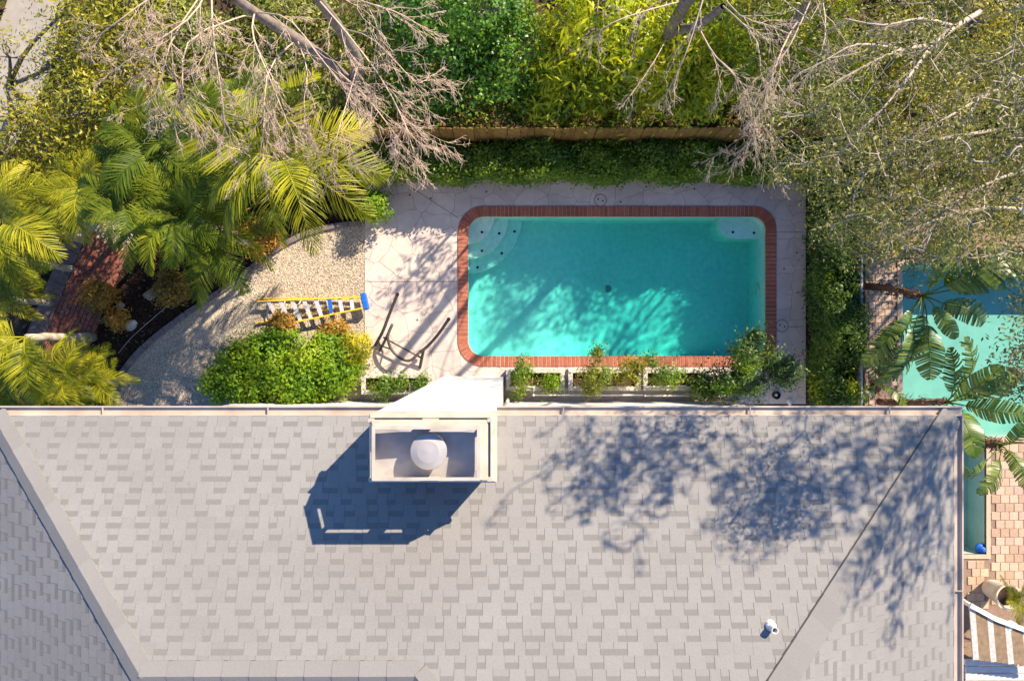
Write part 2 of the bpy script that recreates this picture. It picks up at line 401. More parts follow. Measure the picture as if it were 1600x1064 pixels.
def leafy_tree(name, label, base, lobes, mat, barkmat, L=.10, W=.055, per=26, spread=.20, group=None, cat='tree', trunk_r=.10, seed=1, droop=.1, shell=.5, limbs=14, fold=.18, jitter=.6):
    rng = np.random.default_rng(seed); base = np.array(base, float)
    t = thing(name, label, cat, tuple(base), group)
    C, Nn, K = lobe_points(lobes, per, spread, rng, shell)
    link('crown', leafmesh('crown', C, Nn, L, W, mat, rng, origin=base, droop=droop, fold=fold, jitter=jitter), t)
    tb = Tubes()
    cen = np.mean([np.array(l[0]) for l in lobes], 0)
    fork = base + (cen-base)*np.array([.25,.25,.45])
    tb.add(bez([base-np.array([0,0,.1]), base*.5+fork*.5+rng.normal(0,.05,3), fork], 6), np.linspace(trunk_r, trunk_r*.7, 6), 8)
    for l in lobes:
        c = np.array(l[0]); mid = fork*.45+c*.55+rng.normal(0,.08,3)
        tb.add(bez([fork, mid, c], 6), np.linspace(trunk_r*.6, trunk_r*.25, 6), 6)
    pick = rng.choice(len(K), min(limbs*len(lobes), len(K)), replace=False)
    for i in pick:
        k = K[i]; j = np.argmin([np.linalg.norm(np.array(l[0])-k) for l in lobes]); c = np.array(lobes[j][0])
        tb.add(bez([c, c*.5+k*.5+rng.normal(0,.06,3), k], 4), np.linspace(trunk_r*.22, .005, 4), 4)
    link('trunk', tb.mesh('trunk', barkmat, origin=base), t)
    return t

def hedge_points(x0, x1, y0, y1, h0, h1, dens, rng, seed_off=0.0):
    """leaf centres over the top and sides of an uneven clipped hedge"""
    area = (x1-x0)*(y1-y0) + ((x1-x0)+(y1-y0))*2*(h0+h1)/2
    n = int(area*dens)
    u = rng.uniform(0, 1, n); v = rng.uniform(0, 1, n); s = rng.uniform(0, 1, n)
    x = x0+(x1-x0)*u; y = y0+(y1-y0)*v
    hh = h0 + (h1-h0)*(.5+.5*np.sin(x*2.1+seed_off)*np.cos(y*2.7+1.3*seed_off)+.3*np.sin(x*5.3+y*4.1))
    z = hh*np.ones(n); nz = np.tile(np.array([0,0,1.]), (n,1))
    pt = (x1-x0)*(y1-y0)/area
    side = s > pt
    face = rng.integers(0, 4, n); lw = (x1-x0)/((x1-x0)+(y1-y0))
    fx = rng.uniform(0,1,n) < lw
    sgn = np.where(rng.uniform(0,1,n) < .5, -1, 1)
    zz = hh*np.sqrt(rng.uniform(.02, 1, n))
    bulge = .10*np.sin(x*3.7+seed_off)+.08*np.sin(y*4.3+z*3)
    y = np.where(side & fx, np.where(sgn < 0, y0-bulge*.6, y1+bulge*.6), y); x = np.where(side & ~fx, np.where(sgn < 0, x0-bulge*.6, x1+bulge*.6), x)
    z = np.where(side, zz, z)
    nz[side & fx] = np.stack([np.zeros(n), sgn, .6*np.ones(n)], 1)[side & fx]
    nz[side & ~fx] = np.stack([sgn, np.zeros(n), .6*np.ones(n)], 1)[side & ~fx]
    C = np.stack([x,y,z], 1) + rng.normal(0, .055, (n,3)); C[:,2] = np.maximum(C[:,2], .03)
    return C, nz

# ------------------------------------------------------------------ ground and setting
POOL = (PX(730,-.1), PX(1196,-.1), PY(558,-.1), PY(338,-.1))          # x0 x1 y0 y1 of the water edge
CW = .215                                                             # coping width
NP_ = (PX(1410), 14.6, PY(684), PY(414))                              # neighbour's pool
NE_ = (PX(1440), PX(1541), PY(866), PY(694))                          # its narrow arm
def rrect(x0,x1,y0,y1,r,n=8):
    rs = r if isinstance(r,(list,tuple)) else (r,r,r,r)                # bl, br, tr, tl
    out = []
    for (cx,cy,a0,rr) in ((x0,y0,180,rs[0]),(x1,y0,270,rs[1]),(x1,y1,0,rs[2]),(x0,y1,90,rs[3])):
        ox = cx + (rr if cx == x0 else -rr); oy = cy + (rr if cy == y0 else -rr)
        for k in range(n+1):
            a = math.radians(a0+90*k/n); out.append((ox+rr*math.cos(a), oy+rr*math.sin(a)))
    return out
def holed(name, outer, holes, z, mat, **kw):
    loops = [[Vector((p[0],p[1],z)) for p in l] for l in [outer]+holes]
    tr = tessellate_polygon(loops); pts = [p for l in loops for p in l]
    me = bpy.data.meshes.new(name)
    faces = []
    for f in tr:
        a,b,c = (pts[i] for i in f)
        faces.append(list(f) if (b-a).cross(c-a).z > 0 else [f[0],f[2],f[1]])
    me.from_pydata([tuple(p) for p in pts], [], faces)
    me.materials.append(mat); me.update()
    return link(name, me, **kw)
RIN = (.40,.36,.34,.40)
pin = rrect(*POOL, RIN)
pout = rrect(POOL[0]-CW, POOL[1]+CW, POOL[2]-CW, POOL[3]+CW, tuple(r+CW for r in RIN))
rect = lambda x0,x1,y0,y1: [(x0,y0),(x1,y0),(x1,y1),(x0,y1)]
grow = lambda r,g: (r[0]-g, r[1]+g, r[2]-g, r[3]+g)
holed('ground', rect(-400,400,-400,400), [rect(*grow(POOL,.12)), rect(*grow(NP_,.10)), rect(*grow(NE_,.02))], -.05, M['soil'],
      label='brown bare earth and leaf litter under the trees', cat='ground', kind='structure')

# ------------------------------------------------------------------ pool
pool = thing('swimming_pool', 'long rectangular swimming pool with rounded corners and red brick coping', 'swimming pool', ((POOL[0]+POOL[1])/2, (POOL[2]+POOL[3])/2, 0))
PO = pool.location
WL = -.10
def floor_z(x, y):
    f = min(max((x-POOL[0]-1.3)/3.0, 0), 1); f = f*f*(3-2*f)
    return -.85 - .40*f
b = MB(); n = len(pin)
for i in range(n):
    p, q = pin[i], pin[(i+1) % n]
    b.poly([(p[0],p[1],-.22),(q[0],q[1],-.22),(q[0],q[1],-.02),(p[0],p[1],-.02)], 1)
    b.poly([(p[0],p[1],-1.7),(q[0],q[1],-1.7),(q[0],q[1],-.22),(p[0],p[1],-.22)], 0)
gx = 24; gy = 8
for i in range(gx):
    for j in range(gy):
        c = []
        for (a, d) in ((i,j),(i+1,j),(i+1,j+1),(i,j+1)):
            x = POOL[0]-.05 + (POOL[1]-POOL[0]+.1)*a/gx; y = POOL[2]-.05 + (POOL[3]-POOL[2]+.1)*d/gy
            c.append((x,y,floor_z(x,y)))
        b.poly(c, 0)
basin = link('basin', b.mesh('basin', [M['plaster'], M['pooltile']], PO), pool)
# coping bed + bricks
b = MB()
for i in range(n):
    j = (i+1) % n
    b.poly([(*pout[i],+.013),(*pout[j],+.013),(*pin[j],+.013),(*pin[i],+.013)])
    b.poly([(*pin[i],+.013),(*pin[j],+.013),(*pin[j],-.06),(*pin[i],-.06)])
bed = link('coping_bed', b.mesh('coping_bed', M['mortar'], PO), pool)
def brick_mesh(w, l, h, mat, taper=1.0, name='coping_brick'):
    bb = MB(); e = .006
    # chamfered top block: local x = along the course (w), y = across (l)
    def lay(z, i): return [(-w/2*taper+i,-l/2+i,z),(w/2*taper-i,-l/2+i,z),(w/2-i,l/2-i,z),(-w/2+i,l/2-i,z)]
    L0, L1, L2 = lay(-h,0), lay(-e,0), lay(0,e)
    bb.poly(L2)
    for A, B in ((L0,L1),(L1,L2)):
        for i in range(4): bb.poly([A[i],A[(i+1)%4],B[(i+1)%4],B[i]])
    return bb.mesh(name, mat)
brm = [brick_mesh(.088, CW+.03, .07, m) for m in M['brick']]
brc = [brick_mesh(.100, CW+.03, .07, m, .62) for m in M['brick']]
x0,x1,y0,y1 = POOL
def cop(x, y, ang, lst):
    o = link('coping_brick', random.choice(lst), pool, (x-PO.x, y-PO.y, .022+random.uniform(-.002,.003)))
    o.rotation_euler = (0,0,ang)
def course(ax, ay, bx, by, ang):
    L = math.hypot(bx-ax, by-ay); k = int(round(L/.0985))
    for i in range(k):
        f = (i+.5)/k; cop(ax+(bx-ax)*f, ay+(by-ay)*f, ang, brm)
hw = CW/2-.012
course(x0+RIN[3], y1+hw, x1-RIN[2], y1+hw, 0)
course(x0+RIN[0], y0-hw, x1-RIN[1], y0-hw, math.pi)
course(x0-hw, y0+RIN[0], x0-hw, y1-RIN[3], math.pi/2)
course(x1+hw, y0+RIN[1], x1+hw, y1-RIN[2], -math.pi/2)
for (cx,cy,a0,rr) in ((x0+RIN[0],y0+RIN[0],180,RIN[0]),(x1-RIN[1],y0+RIN[1],270,RIN[1]),(x1-RIN[2],y1-RIN[2],0,RIN[2]),(x0+RIN[3],y1-RIN[3],90,RIN[3])):
    k = 9
    for i in range(k):
        a = math.radians(a0+90*(i+.5)/k); cop(cx+(rr+hw)*math.cos(a), cy+(rr+hw)*math.sin(a), a-math.pi/2, brc)
# corner steps: three quarter-round treads, and a bench in the other corner
for r_, z_ in ((1.30,-.66),(.98,-.46),(.64,-.26)):
    b = MB(); pts = [(x0-.03,y1+.03)] + [(x0-.03+(r_+.03)*math.cos(a), y1+.03+(r_+.03)*math.sin(a)) for a in np.linspace(-math.pi/2, 0, 24)]
    b.prism(pts, -1.3, z_); link('step', b.mesh('step', M['plaster'], PO), pool)
b = MB(); bx0 = PX(1121,-.45); by0 = PY(373,-.45)
pts = [(x1+.03,y1+.03),(bx0,y1+.03)] + [(bx0+.45-.45*math.cos(a), by0+.42-.42*math.sin(a)) for a in np.linspace(.1, math.pi/2, 10)] + [(x1+.03,by0)]
b.prism(pts, -1.4, -.42); link('bench', b.mesh('bench', M['plaster'], PO), pool)
b = MB(); b.lathe((0,0,0), [(.034,0),(.034,.006),(.02,.012)], 10); fit = b.mesh('floor_fitting', M['black'])
for (px,py,z) in ((753,363,-.26),(780,365,-.46),(804,362,-.66),(753,392,-.46),(784,396,-.66),(746,418,-.66),(1145,363,-.42),(1178,364,-.42)):
    p = P(px,py,z); link('floor_fitting', fit, pool, (p.x-PO.x, p.y-PO.y, z+.001))
b = MB(); dz = -2.0
for k in range(5): b.bar((-.07,-.064+k*.032,.012),(.07,-.064+k*.032,.012),.014,.016)
b.lathe((0,0,0), [(.10,0),(.10,.006)], 14)
dp = P(950,451,floor_z(1.9,0)); link('main_drain', b.mesh('main_drain', surf('drain_grate',(.30,.32,.31),(.18,.2,.2),40,.6)), pool, (dp.x-PO.x, dp.y-PO.y, floor_z(dp.x,dp.y)+.002))
b = MB(); b.lathe((0,0,0), [(.15,0),(.15,.03),(.12,.045),(.115,.03)], 20)
pl = link('pool_light', b.mesh('pool_light', M['pooltile']), pool, (x1-PO.x-.001, PY(450)-PO.y, -.62), (0,-math.pi/2,0))
b = MB(); wo = rrect(*grow(POOL,.006), tuple(r+.006 for r in RIN)); b.prism(wo, -1.6, WL)
link('water', b.mesh('water', M['water']), label='clear teal water filling the brick-edged swimming pool', cat='water', kind='structure')

# ------------------------------------------------------------------ neighbour's pool
np_t = thing('swimming_pool', "pale aqua swimming pool beside broad-leaved plants with a narrow arm along tan pavers", 'swimming pool', ((NP_[0]+NP_[1])/2, (NP_[2]+NP_[3])/2, 0))
NO = np_t.location
for r, d, nm in ((NP_,-1.1,'basin'), (NE_,-.65,'shallow_arm')):
    b = MB(); pts = rect(*r)
    for i in range(4):
        p, q = pts[i], pts[(i+1)%4]
        b.poly([(p[0],p[1],d),(q[0],q[1],d),(q[0],q[1],-.015),(p[0],p[1],-.015)])
    b.poly([(r[0]-.02,r[2]-.02,d+.01),(r[1]+.02,r[2]-.02,d+.01),(r[1]+.02,r[3]+.02,d+.01),(r[0]-.02,r[3]+.02,d+.01)])
    link(nm, b.mesh(nm, M['plaster2'], NO), np_t)
    b = MB(); b.prism(rect(*grow(r,.006)), d-.1, -.09)
    link('water', b.mesh('water', M['water2']), label='pale aqua water of the %s' % ('larger pool under the broad-leaved plants' if nm=='basin' else 'narrow shallow arm beside the roof edge'), cat='water', kind='structure')
b = MB()
for (xa,xb,ya,yb) in ((NP_[0]-.12,NP_[0],NP_[2]-.1,NP_[3]+.12),(NP_[0],NP_[1]+.1,NP_[3],NP_[3]+.12),(NE_[1],NE_[1]+.1,NE_[2]-.1,NE_[3]),(NE_[0],NE_[1],NE_[2]-.1,NE_[2]),(NP_[0],NE_[0],NP_[2]-.1,NP_[2]),(NE_[1],NP_[1]+.1,NP_[2]-.1,NP_[2]),(NE_[0],NE_[1],NE_[3],NP_[2])):
    b.box(xa,xb,ya,yb,-.06,.012)
link('pool_edge', b.mesh('pool_edge', M['paver'][2], NO), np_t)

# ------------------------------------------------------------------ pool deck of crazed flagstone pieces
DX0, DX1, DY0, DY1 = PX(570), PX(1259), -1.50, PY(272)
deck_hole = pout
holed('pool_deck', rect(DX0,DX1,DY0,DY1), [deck_hole], -.012, M['grout'], label='pinkish grey crazed concrete deck around the brick-edged pool', cat='deck', kind='structure')
deck = bpy.data.objects['pool_deck']
def clip(poly, a, b_, c, flag):
    """keep a*x+b*y<=c ; poly = list of (x,y,edgeflag) where flag belongs to the edge leaving the vertex"""
    out = []
    for i in range(len(poly)):
        p = poly[i]; q = poly[(i+1) % len(poly)]
        dp_ = a*p[0]+b_*p[1]-c; dq = a*q[0]+b_*q[1]-c
        if dp_ <= 0:
            out.append(p)
            if dq > 0:
                f = dp_/(dp_-dq); out.append((p[0]+(q[0]-p[0])*f, p[1]+(q[1]-p[1])*f, flag))
        elif dq <= 0:
            f = dp_/(dp_-dq); out.append((p[0]+(q[0]-p[0])*f, p[1]+(q[1]-p[1])*f, p[2]))
    return out
def clip_convex(poly, region):
    for i in range(len(region)):
        p, q = region[i], region[(i+1) % len(region)]
        a, b_ = q[1]-p[1], -(q[0]-p[0]); poly = clip(poly, a, b_, a*p[0]+b_*p[1], 0)
        if len(poly) < 3: return []
    return poly
rr = random.Random(5)
sites = []
step = .47
for i in range(int((DX1-DX0)/step)+3):
    for j in range(int((DY1-DY0)/step)+3):
        sites.append((DX0-step+i*step+rr.uniform(-.22,.22), DY0-step+j*step+rr.uniform(-.22,.22)))
ox0,ox1,oy0,oy1 = POOL[0]-CW, POOL[1]+CW, POOL[2]-CW, POOL[3]+CW
regions = [rect(DX0,ox0,DY0,DY1), rect(ox1,DX1,DY0,DY1), rect(ox0,ox1,oy1,DY1), rect(ox0,ox1,DY0,oy0)]
for (cx,cy,sx,sy,r) in ((ox0,oy0,1,1,RIN[0]+CW),(ox1,oy0,-1,1,RIN[1]+CW),(ox1,oy1,-1,-1,RIN[2]+CW),(ox0,oy1,1,-1,RIN[3]+CW)):
    ccx, ccy = cx+sx*r, cy+sy*r; k = 6
    arc = [(ccx-sx*r*math.cos(t), ccy-sy*r*math.sin(t)) for t in np.linspace(0, math.pi/2, k+1)]
    for i in range(k):
        tri = [(cx,cy), arc[i], arc[i+1]]
        ar = (tri[1][0]-tri[0][0])*(tri[2][1]-tri[0][1])-(tri[2][0]-tri[0][0])*(tri[1][1]-tri[0][1])
        regions.append(tri if ar > 0 else tri[::-1])
def warp(x, y):
    # gentle wander of the joints, none at the deck's own edges
    e = min(x-DX0, DX1-x, y-DY0, DY1-y)
    dxp = max(ox0-x, x-ox1, 0); dyp = max(oy0-y, y-oy1, 0)
    e = min(e, math.hypot(dxp, dyp)) if (dxp > 0 or dyp > 0) else 0
    k = min(max(e/.12,0),1)*.035
    return x + k*math.sin(7.3*y+2.1*x)+k*.6*math.sin(17*y+5*x), y + k*math.sin(6.1*x-3.3*y+1)+k*.6*math.sin(15*x-4*y)
DECKM = [M['deck']]+[surf('deck_concrete_%d' % i, tuple(x*k for x in (.62,.53,.48)), tuple(x*k for x in (.52,.445,.40)), 5, .85, 7, .12, 80, .2, big=(.9,(.82,.80,.84))) for i,k in enumerate((.94,1.03,.97))]
for si, s in enumerate(sites):
    cell = [(s[0]-2,s[1]-2,1),(s[0]+2,s[1]-2,1),(s[0]+2,s[1]+2,1),(s[0]-2,s[1]+2,1)]
    for sj, o in enumerate(sites):
        if sj == si or abs(o[0]-s[0]) > 2 or abs(o[1]-s[1]) > 2: continue
        a, b_ = o[0]-s[0], o[1]-s[1]; L = math.hypot(a,b_); a/=L; b_/=L
        cell = clip(cell, a, b_, a*(s[0]+o[0])/2+b_*(s[1]+o[1])/2-.0036, 1)
        if len(cell) < 3: break
    if len(cell) < 3: continue
    mb = MB(); cnt = 0; dz = rr.uniform(-.0025,.0015)
    for reg in regions:
        pc = clip_convex(cell, reg)
        if len(pc) < 3: continue
        ar = sum(pc[i][0]*pc[(i+1)%len(pc)][1]-pc[(i+1)%len(pc)][0]*pc[i][1] for i in range(len(pc)))/2
        if ar < 1e-4: continue
        top = []; fl = []
        for i in range(len(pc)):
            p, q = pc[i], pc[(i+1)%len(pc)]
            m = max(1, int(math.hypot(q[0]-p[0],q[1]-p[1])/.10))
            for t in range(m):
                top.append(warp(p[0]+(q[0]-p[0])*t/m, p[1]+(q[1]-p[1])*t/m)); fl.append(p[2])
        mb.poly([(x,y,dz) for x,y in top])
        for i in range(len(top)):
            if fl[i]:
                p, q = top[i], top[(i+1)%len(top)]
                mb.poly([(p[0],p[1],-.02),(q[0],q[1],-.02),(q[0],q[1],dz),(p[0],p[1],dz)])
        cnt += 1
    if cnt: link('flagstone', mb.mesh('flagstone', rr.choice(DECKM)), deck)
for (a_, c_) in (((571,440),(715,440)),((642,293),(716,341)),((1211,363),(1256,363)),((1231,511),(1257,510))):
    bj = MB(); p = P(*a_); q = P(*c_); bj.bar((p.x,p.y,.0012),(q.x,q.y,.0012),.014,.004); link('expansion_joint', bj.mesh('expansion_joint', M['grout']), deck)
b = MB(); b.lathe((0,0,0), [(.135,0),(.135,.006),(.125,.009)], 28); lid = b.mesh('skimmer_lid', DECKM[1])
b = MB(); b.lathe((0,0,0), [(.152,0),(.152,.003)], 28); lidr = b.mesh('skimmer_rim', M['grout'])
b = MB(); b.lathe((0,0,0), [(.02,0),(.02,.003)], 10); hole_m = b.mesh('finger_hole', M['black'])
for px,py in ((938,313),(1222,509)):
    p = P(px,py,0)
    r_ = link('skimmer_rim', lidr, deck, (p.x,p.y,.001)); o = link('skimmer_lid', lid, r_, (0,0,.002))
    for d in (-.055,.055): link('finger_hole', hole_m, r_, (d,-.02*d/.055,.0115))
for px,py in ((970,316),(640,305),(673,310),(900,290),(1010,292),(1085,296),(760,300),(652,500),(1245,395),(1225,420)):
    p = P(px,py,0); link('deck_anchor', hole_m, deck, (p.x,p.y,.002))

# ------------------------------------------------------------------ gravel path, edging, mulch bed, brick path, driveway
edge_px = [(566,349),(520,354),(478,366),(440,385),(405,410),(372,437),(335,462),(298,486),(262,512),(228,540),(203,567),(184,598),(176,640)]
edge_w = bez([P(*e) for e in edge_px], 60)
gpoly = [(DX0,DY1-.2)] + [(p[0],p[1]) for p in edge_w[2:]] + [(edge_w[-1][0],-2.2),(DX0,-2.2)]
gpoly[0] = (DX0, edge_w[0][1])
holed('gravel_path', gpoly, [], -.022, M['gravel_bed'], label='pale beige gravel ground between planting bed and pool deck', cat='gravel', kind='structure')
def inside(poly, x, y):
    c = np.zeros(len(x), bool); n = len(poly)
    for i in range(n):
        xa, ya = poly[i]; xb, yb = poly[(i+1)%n]
        if ya == yb: continue
        c ^= ((ya > y) != (yb > y)) & (x < (xb-xa)*(y-ya)/(yb-ya)+xa)
    return c
gx_ = np.array([p[0] for p in gpoly]); gy_ = np.array([p[1] for p in gpoly])
nn_ = 90000
x = RNG.uniform(gx_.min(), gx_.max(), nn_); y = RNG.uniform(gy_.min(), gy_.max(), nn_); k = inside(gpoly, x, y); x = x[k]; y = y[k]; nn_ = len(x)
s = RNG.uniform(.008,.017,nn_); a = RNG.uniform(0, 6.28, nn_)
pts = np.zeros((nn_,6,3)); c0 = np.stack([x,y,-.020+s*.3],1)
ux = np.stack([np.cos(a),np.sin(a),np.zeros(nn_)],1); uy = np.stack([-np.sin(a),np.cos(a),RNG.normal(0,.3,nn_)],1)
pts[:,0] = c0+ux*s[:,None]*1.3; pts[:,1] = c0+uy*s[:,None]; pts[:,2] = c0-ux*s[:,None]*1.2; pts[:,3] = c0-uy*s[:,None]*.9
pts[:,4] = c0+np.array([0,0,1])*s[:,None]*.75; pts[:,5] = c0-np.array([0,0,1])*s[:,None]*.5
base = np.arange(nn_)[:,None,None]*6
tris = (np.array([[0,1,4],[1,2,4],[2,3,4],[3,0,4]])[None]+base).reshape(-1,3)
link('gravel', mesh_np('gravel', pts.reshape(-1,3), tris=tris, mats=[M['pebble']]), label='loose pale pebbles covering the gravel ground', cat='gravel', kind='stuff')
# mulch bed
bed_poly = [(p[0]-.0,p[1]) for p in edge_w] + [tuple(P(x_,y_)[:2]) for x_,y_ in ((60,640),(20,560),(60,430),(180,330),(380,310),(560,290),(575,340))]
holed('planting_bed', bed_poly, [], -.036, M['mulch'], label='dark brown mulch bed between brick path and gravel', cat='planting bed', kind='structure')
bx_ = np.array([p[0] for p in bed_poly]); by_ = np.array([p[1] for p in bed_poly])
x = RNG.uniform(bx_.min(), bx_.max(), 16000); y = RNG.uniform(by_.min(), by_.max(), 16000); k = inside(bed_poly, x, y); x = x[k]; y = y[k]
link('mulch_chips', leafmesh('mulch_chips', np.stack([x,y,RNG.uniform(-.03,.0,len(x))],1), np.tile([0,0,1.],(len(x),1)), .07, .022, surf('wood_chip',(.075,.045,.03),(.018,.012,.01),6,.95), jitter=.5),
     label='dark bark chips strewn over the planting bed', cat='mulch', kind='stuff')
k = RNG.choice(len(x), 500, replace=False)
link('leaf_litter', leafmesh('leaf_litter', np.stack([x[k],y[k],np.full(500,.01)],1), np.tile([0,0,1.],(500,1)), .06, .03, M['l_dry'], jitter=.4),
     label='dry pale leaves scattered on the dark mulch', cat='leaf litter', kind='stuff')
# edging blocks
ed = thing('garden_edging', 'curved row of dark grey edging blocks between mulch and gravel', 'edging', (edge_w[30][0],edge_w[30][1],0))
EO = ed.location
em = MB(); em.box(-.155,.155,-.065,.065,-.12,.055); edge_me = em.mesh('edging_block', M['edging'], bevel=.012)
cum = np.concatenate([[0], np.cumsum(np.linalg.norm(np.diff(edge_w[:,:2],axis=0),axis=1))])
d = .17
while d < cum[-1]:
    i = min(np.searchsorted(cum, d), len(cum)-1); p = edge_w[i]; q = edge_w[max(i-1,0)]; f = (d-cum[i-1])/(cum[i]-cum[i-1])
    c = q+(p-q)*f
    o = link('edging_block', edge_me, ed, (c[0]-EO.x, c[1]-EO.y, random.uniform(-.01,.008))); o.rotation_euler = (random.uniform(-.03,.03),0,math.atan2(p[1]-q[1],p[0]-q[0])+random.uniform(-.03,.03))
    d += .318
# brick path
ba = np.array(P(92,545)[:2]); bb_ = np.array(P(160,380)[:2]); bu = (bb_-ba)/np.linalg.norm(bb_-ba); bv = np.array([bu[1],-bu[0]])
pb = MB()
A = lambda u,v,z: (ba[0]+bu[0]*u+bv[0]*v, ba[1]+bu[1]*u+bv[1]*v, z)
pb.poly([A(-.9,-.85,-.03),A(-.9,.58,-.03),A(3.6,.58,-.03),A(3.6,-.85,-.03)])
path = link('brick_path', pb.mesh('brick_path', M['mortar']), label='red brick path in running bond beside the mulch bed', cat='path', kind='structure')
bm1 = [brick_mesh(.205,.095,.05,m,name='brick') for m in M['pathbrick']]
bm2 = [brick_mesh(.26,.42,.05,m,name='brick') for m in (M['pathbrick'][3], surf('path_edge_brick',(.19,.125,.11),(.12,.08,.07),14,.9))]
ang = math.atan2(bu[1],bu[0]); cnt = 0
for r in range(10):
    v = -.36 + r*.105 - .0
    u = -.85 + (.11 if r % 2 else 0)
    while u < 2.75:
        c = A(u,v,.006+random.uniform(-.004,.004)); o = link('brick', random.choice(bm1), path, c); o.rotation_euler = (0,0,ang+random.uniform(-.02,.02)); u += .217
u = -.6
while u < 2.6:
    o = link('brick', bm2[1], path, A(u,-.635,.01+random.uniform(-.003,.004))); o.rotation_euler = (0,0,ang); u += .272
# driveway at the top left
dv = [tuple(P(x_,y_)[:2]) for x_,y_ in ((112,-60),(30,-60),(-60,210),(-60,330),(20,230),(75,120))]
holed('driveway', dv, [], -.03, M['concrete'], label='sunlit pale concrete driveway strip beyond the olive bushes', cat='driveway', kind='structure')
dm = MB()
for k in range(6):
    a = P(112-k*30, -40+k*42, -.024); b_ = P(20-k*22, -60+k*44, -.024)
# ------------------------------------------------------------------ paver patio on the neighbour's side
pt = holed('paver_patio', rect(PX(1352),19.0,PY(1064)-2,PY(300)), [rect(*grow(NP_,.06)), rect(*grow(NE_,.02))], -.02, M['paverbase'], label="tan paver patio around the neighbour's aqua pool", cat='patio', kind='structure')
def pavers(px0,px1,py0,py1,w,h,lim):
    ms = [brick_mesh(w-.008,h-.008,.05,m,name='paver') for m in M['paver']]
    X0,X1,Y1,Y0 = PX(px0),PX(px1),PY(py0),PY(py1); k = 0; r = 0; yy = Y1-h/2
    while yy > Y0 and k < lim:
        xx = X0+w/2+(w/2 if r%2 else 0)
        while xx < X1-w/2+.01:
            link('paver', random.choice(ms), pt, (xx,yy,random.uniform(-.003,.003))); xx += w; k += 1
        yy -= h; r += 1
    return k
kk = pavers(1353,1406,396,632,.150,.165,190)
kk += pavers(1549,1610,694,950,.215,.20,120)
kk += pavers(1512,1547,876,945,.20,.19,60)

# ------------------------------------------------------------------ house
ZE = 7.19; PITCH = .382; YE = -.99; XL, XR = -6.80, 5.80; KL, KR = .88, .909; TR = 2.87; TT = 4.3
house = thing('house', 'two-storey white house with grey shingle hip roof and white chimney', 'house', (0,-4.5,0))
HO = house.location
def hs(name, b_, mats, parent=house, **kw): return link(name, b_.mesh(name, mats, HO, **kw), parent)
b = MB(); b.box(XL+.45, XR-.45, -9.0, YE-.44, 0, ZE-.05); hs('wall', b, M['white'])
b = MB(); b.box(XL+.01, XR-.01, -9.4, YE-.01, ZE-.17, ZE-.03); hs('soffit', b, M['whitemetal'])
zf = lambda t: ZE+PITCH*t
A0=(XL,YE,ZE); B0=(XR,YE,ZE); LR=(XL+KL*TR,YE-TR,zf(TR)); RT=(XR-KR*TT,YE-TT,zf(TT)); ME=(PX(650,zf(TR)),YE-TR,zf(TR)); MT=(ME[0]+(TT-TR)*.95,YE-TT,zf(TT))
roof = None
b = MB()
b.poly([A0,B0,RT,MT,ME,LR])                                                     # front slope
b.poly([B0,(XR,-9.4,ZE),(RT[0],-9.4+TT,zf(TT)),RT])                             # right slope
b.poly([(XL,YE-2*TR,ZE),A0,LR])                                                 # left slope
b.poly([(XL,YE-2*TR,ZE),LR,ME,(ME[0],YE-2*TR,ZE)])                              # back of the lower ridge
b.poly([ME,MT,(MT[0],-9.4+TT,zf(TT)),(ME[0],-9.4,ZE),(ME[0],YE-2*TR,ZE)])
b.poly([MT,RT,(RT[0],-9.4+TT,zf(TT)),(MT[0],-9.4+TT,zf(TT))])
b.poly([(RT[0],-9.4+TT,zf(TT)),(XR,-9.4,ZE),(ME[0],-9.4,ZE),(MT[0],-9.4+TT,zf(TT))])
b.poly([(XL,YE,ZE-.02),(XL,-9.4,ZE-.02),(XR,-9.4,ZE-.02),(XR,YE,ZE-.02)])
for f in b.f: pass
roof = hs('roof', b, M['shingle'][1])
# shingle courses: (origin, u along eave, v up slope, clip polygon in u,v)
EXPO = .143
def slope(origin, udir, vflat, pitch, poly):
    u = Vector(udir).normalized(); vv = Vector((vflat[0],vflat[1],pitch)).normalized(); n_ = u.cross(vv)
    if n_.z < 0: n_ = -n_
    return Vector(origin), u, vv, n_, poly
cf = math.sqrt(1+PITCH**2)
front = slope(A0, (1,0,0), (0,-1), PITCH, [(0,0),(XR-XL,0),(XR-XL-KR*TT,TT*cf),(MT[0]-XL,TT*cf),(ME[0]-XL,TR*cf),(KL*TR,TR*cf)])
pr = PITCH/KR; cr = math.sqrt(1+pr**2)
right = slope(B0, (0,-1,0), (-1,0), pr, [(0,0),(6.4,0),(6.4,KR*TT*cr),(TT,KR*TT*cr)])
pl_ = PITCH/KL; cl = math.sqrt(1+pl_**2)
left = slope((XL,YE,ZE), (0,-1,0), (1,0), pl_, [(0,0),(2*TR,0),(TR,KL*TR*cl)])
stuffV = []; stuffF = []; stuffM = []
parts = []
rs = random.Random(3)
WIDTHS = [.10,.13,.16,.19,.225]
def emit(sl, uvpoly, h0, h1, v0, v1, mi):
    """thin wedge over a uv polygon: h0 at its lower edge, h1 at its upper edge"""
    O, u, vv, n_, _ = sl; k = len(stuffV)
    for (a, c, *_r) in uvpoly:
        f = (c-v0)/(v1-v0); stuffV.append(tuple(O+u*a+vv*c+n_*(h0+(h1-h0)*f)))
    m = len(uvpoly)
    for (a, c, *_r) in uvpoly: stuffV.append(tuple(O+u*a+vv*c+n_*.0))
    stuffF.append(list(range(k,k+m))); stuffM.append(mi)
    for i in range(m):
        j = (i+1)%m; stuffF.append([k+m+i,k+m+j,k+j,k+i]); stuffM.append(mi)
tabmesh = {}
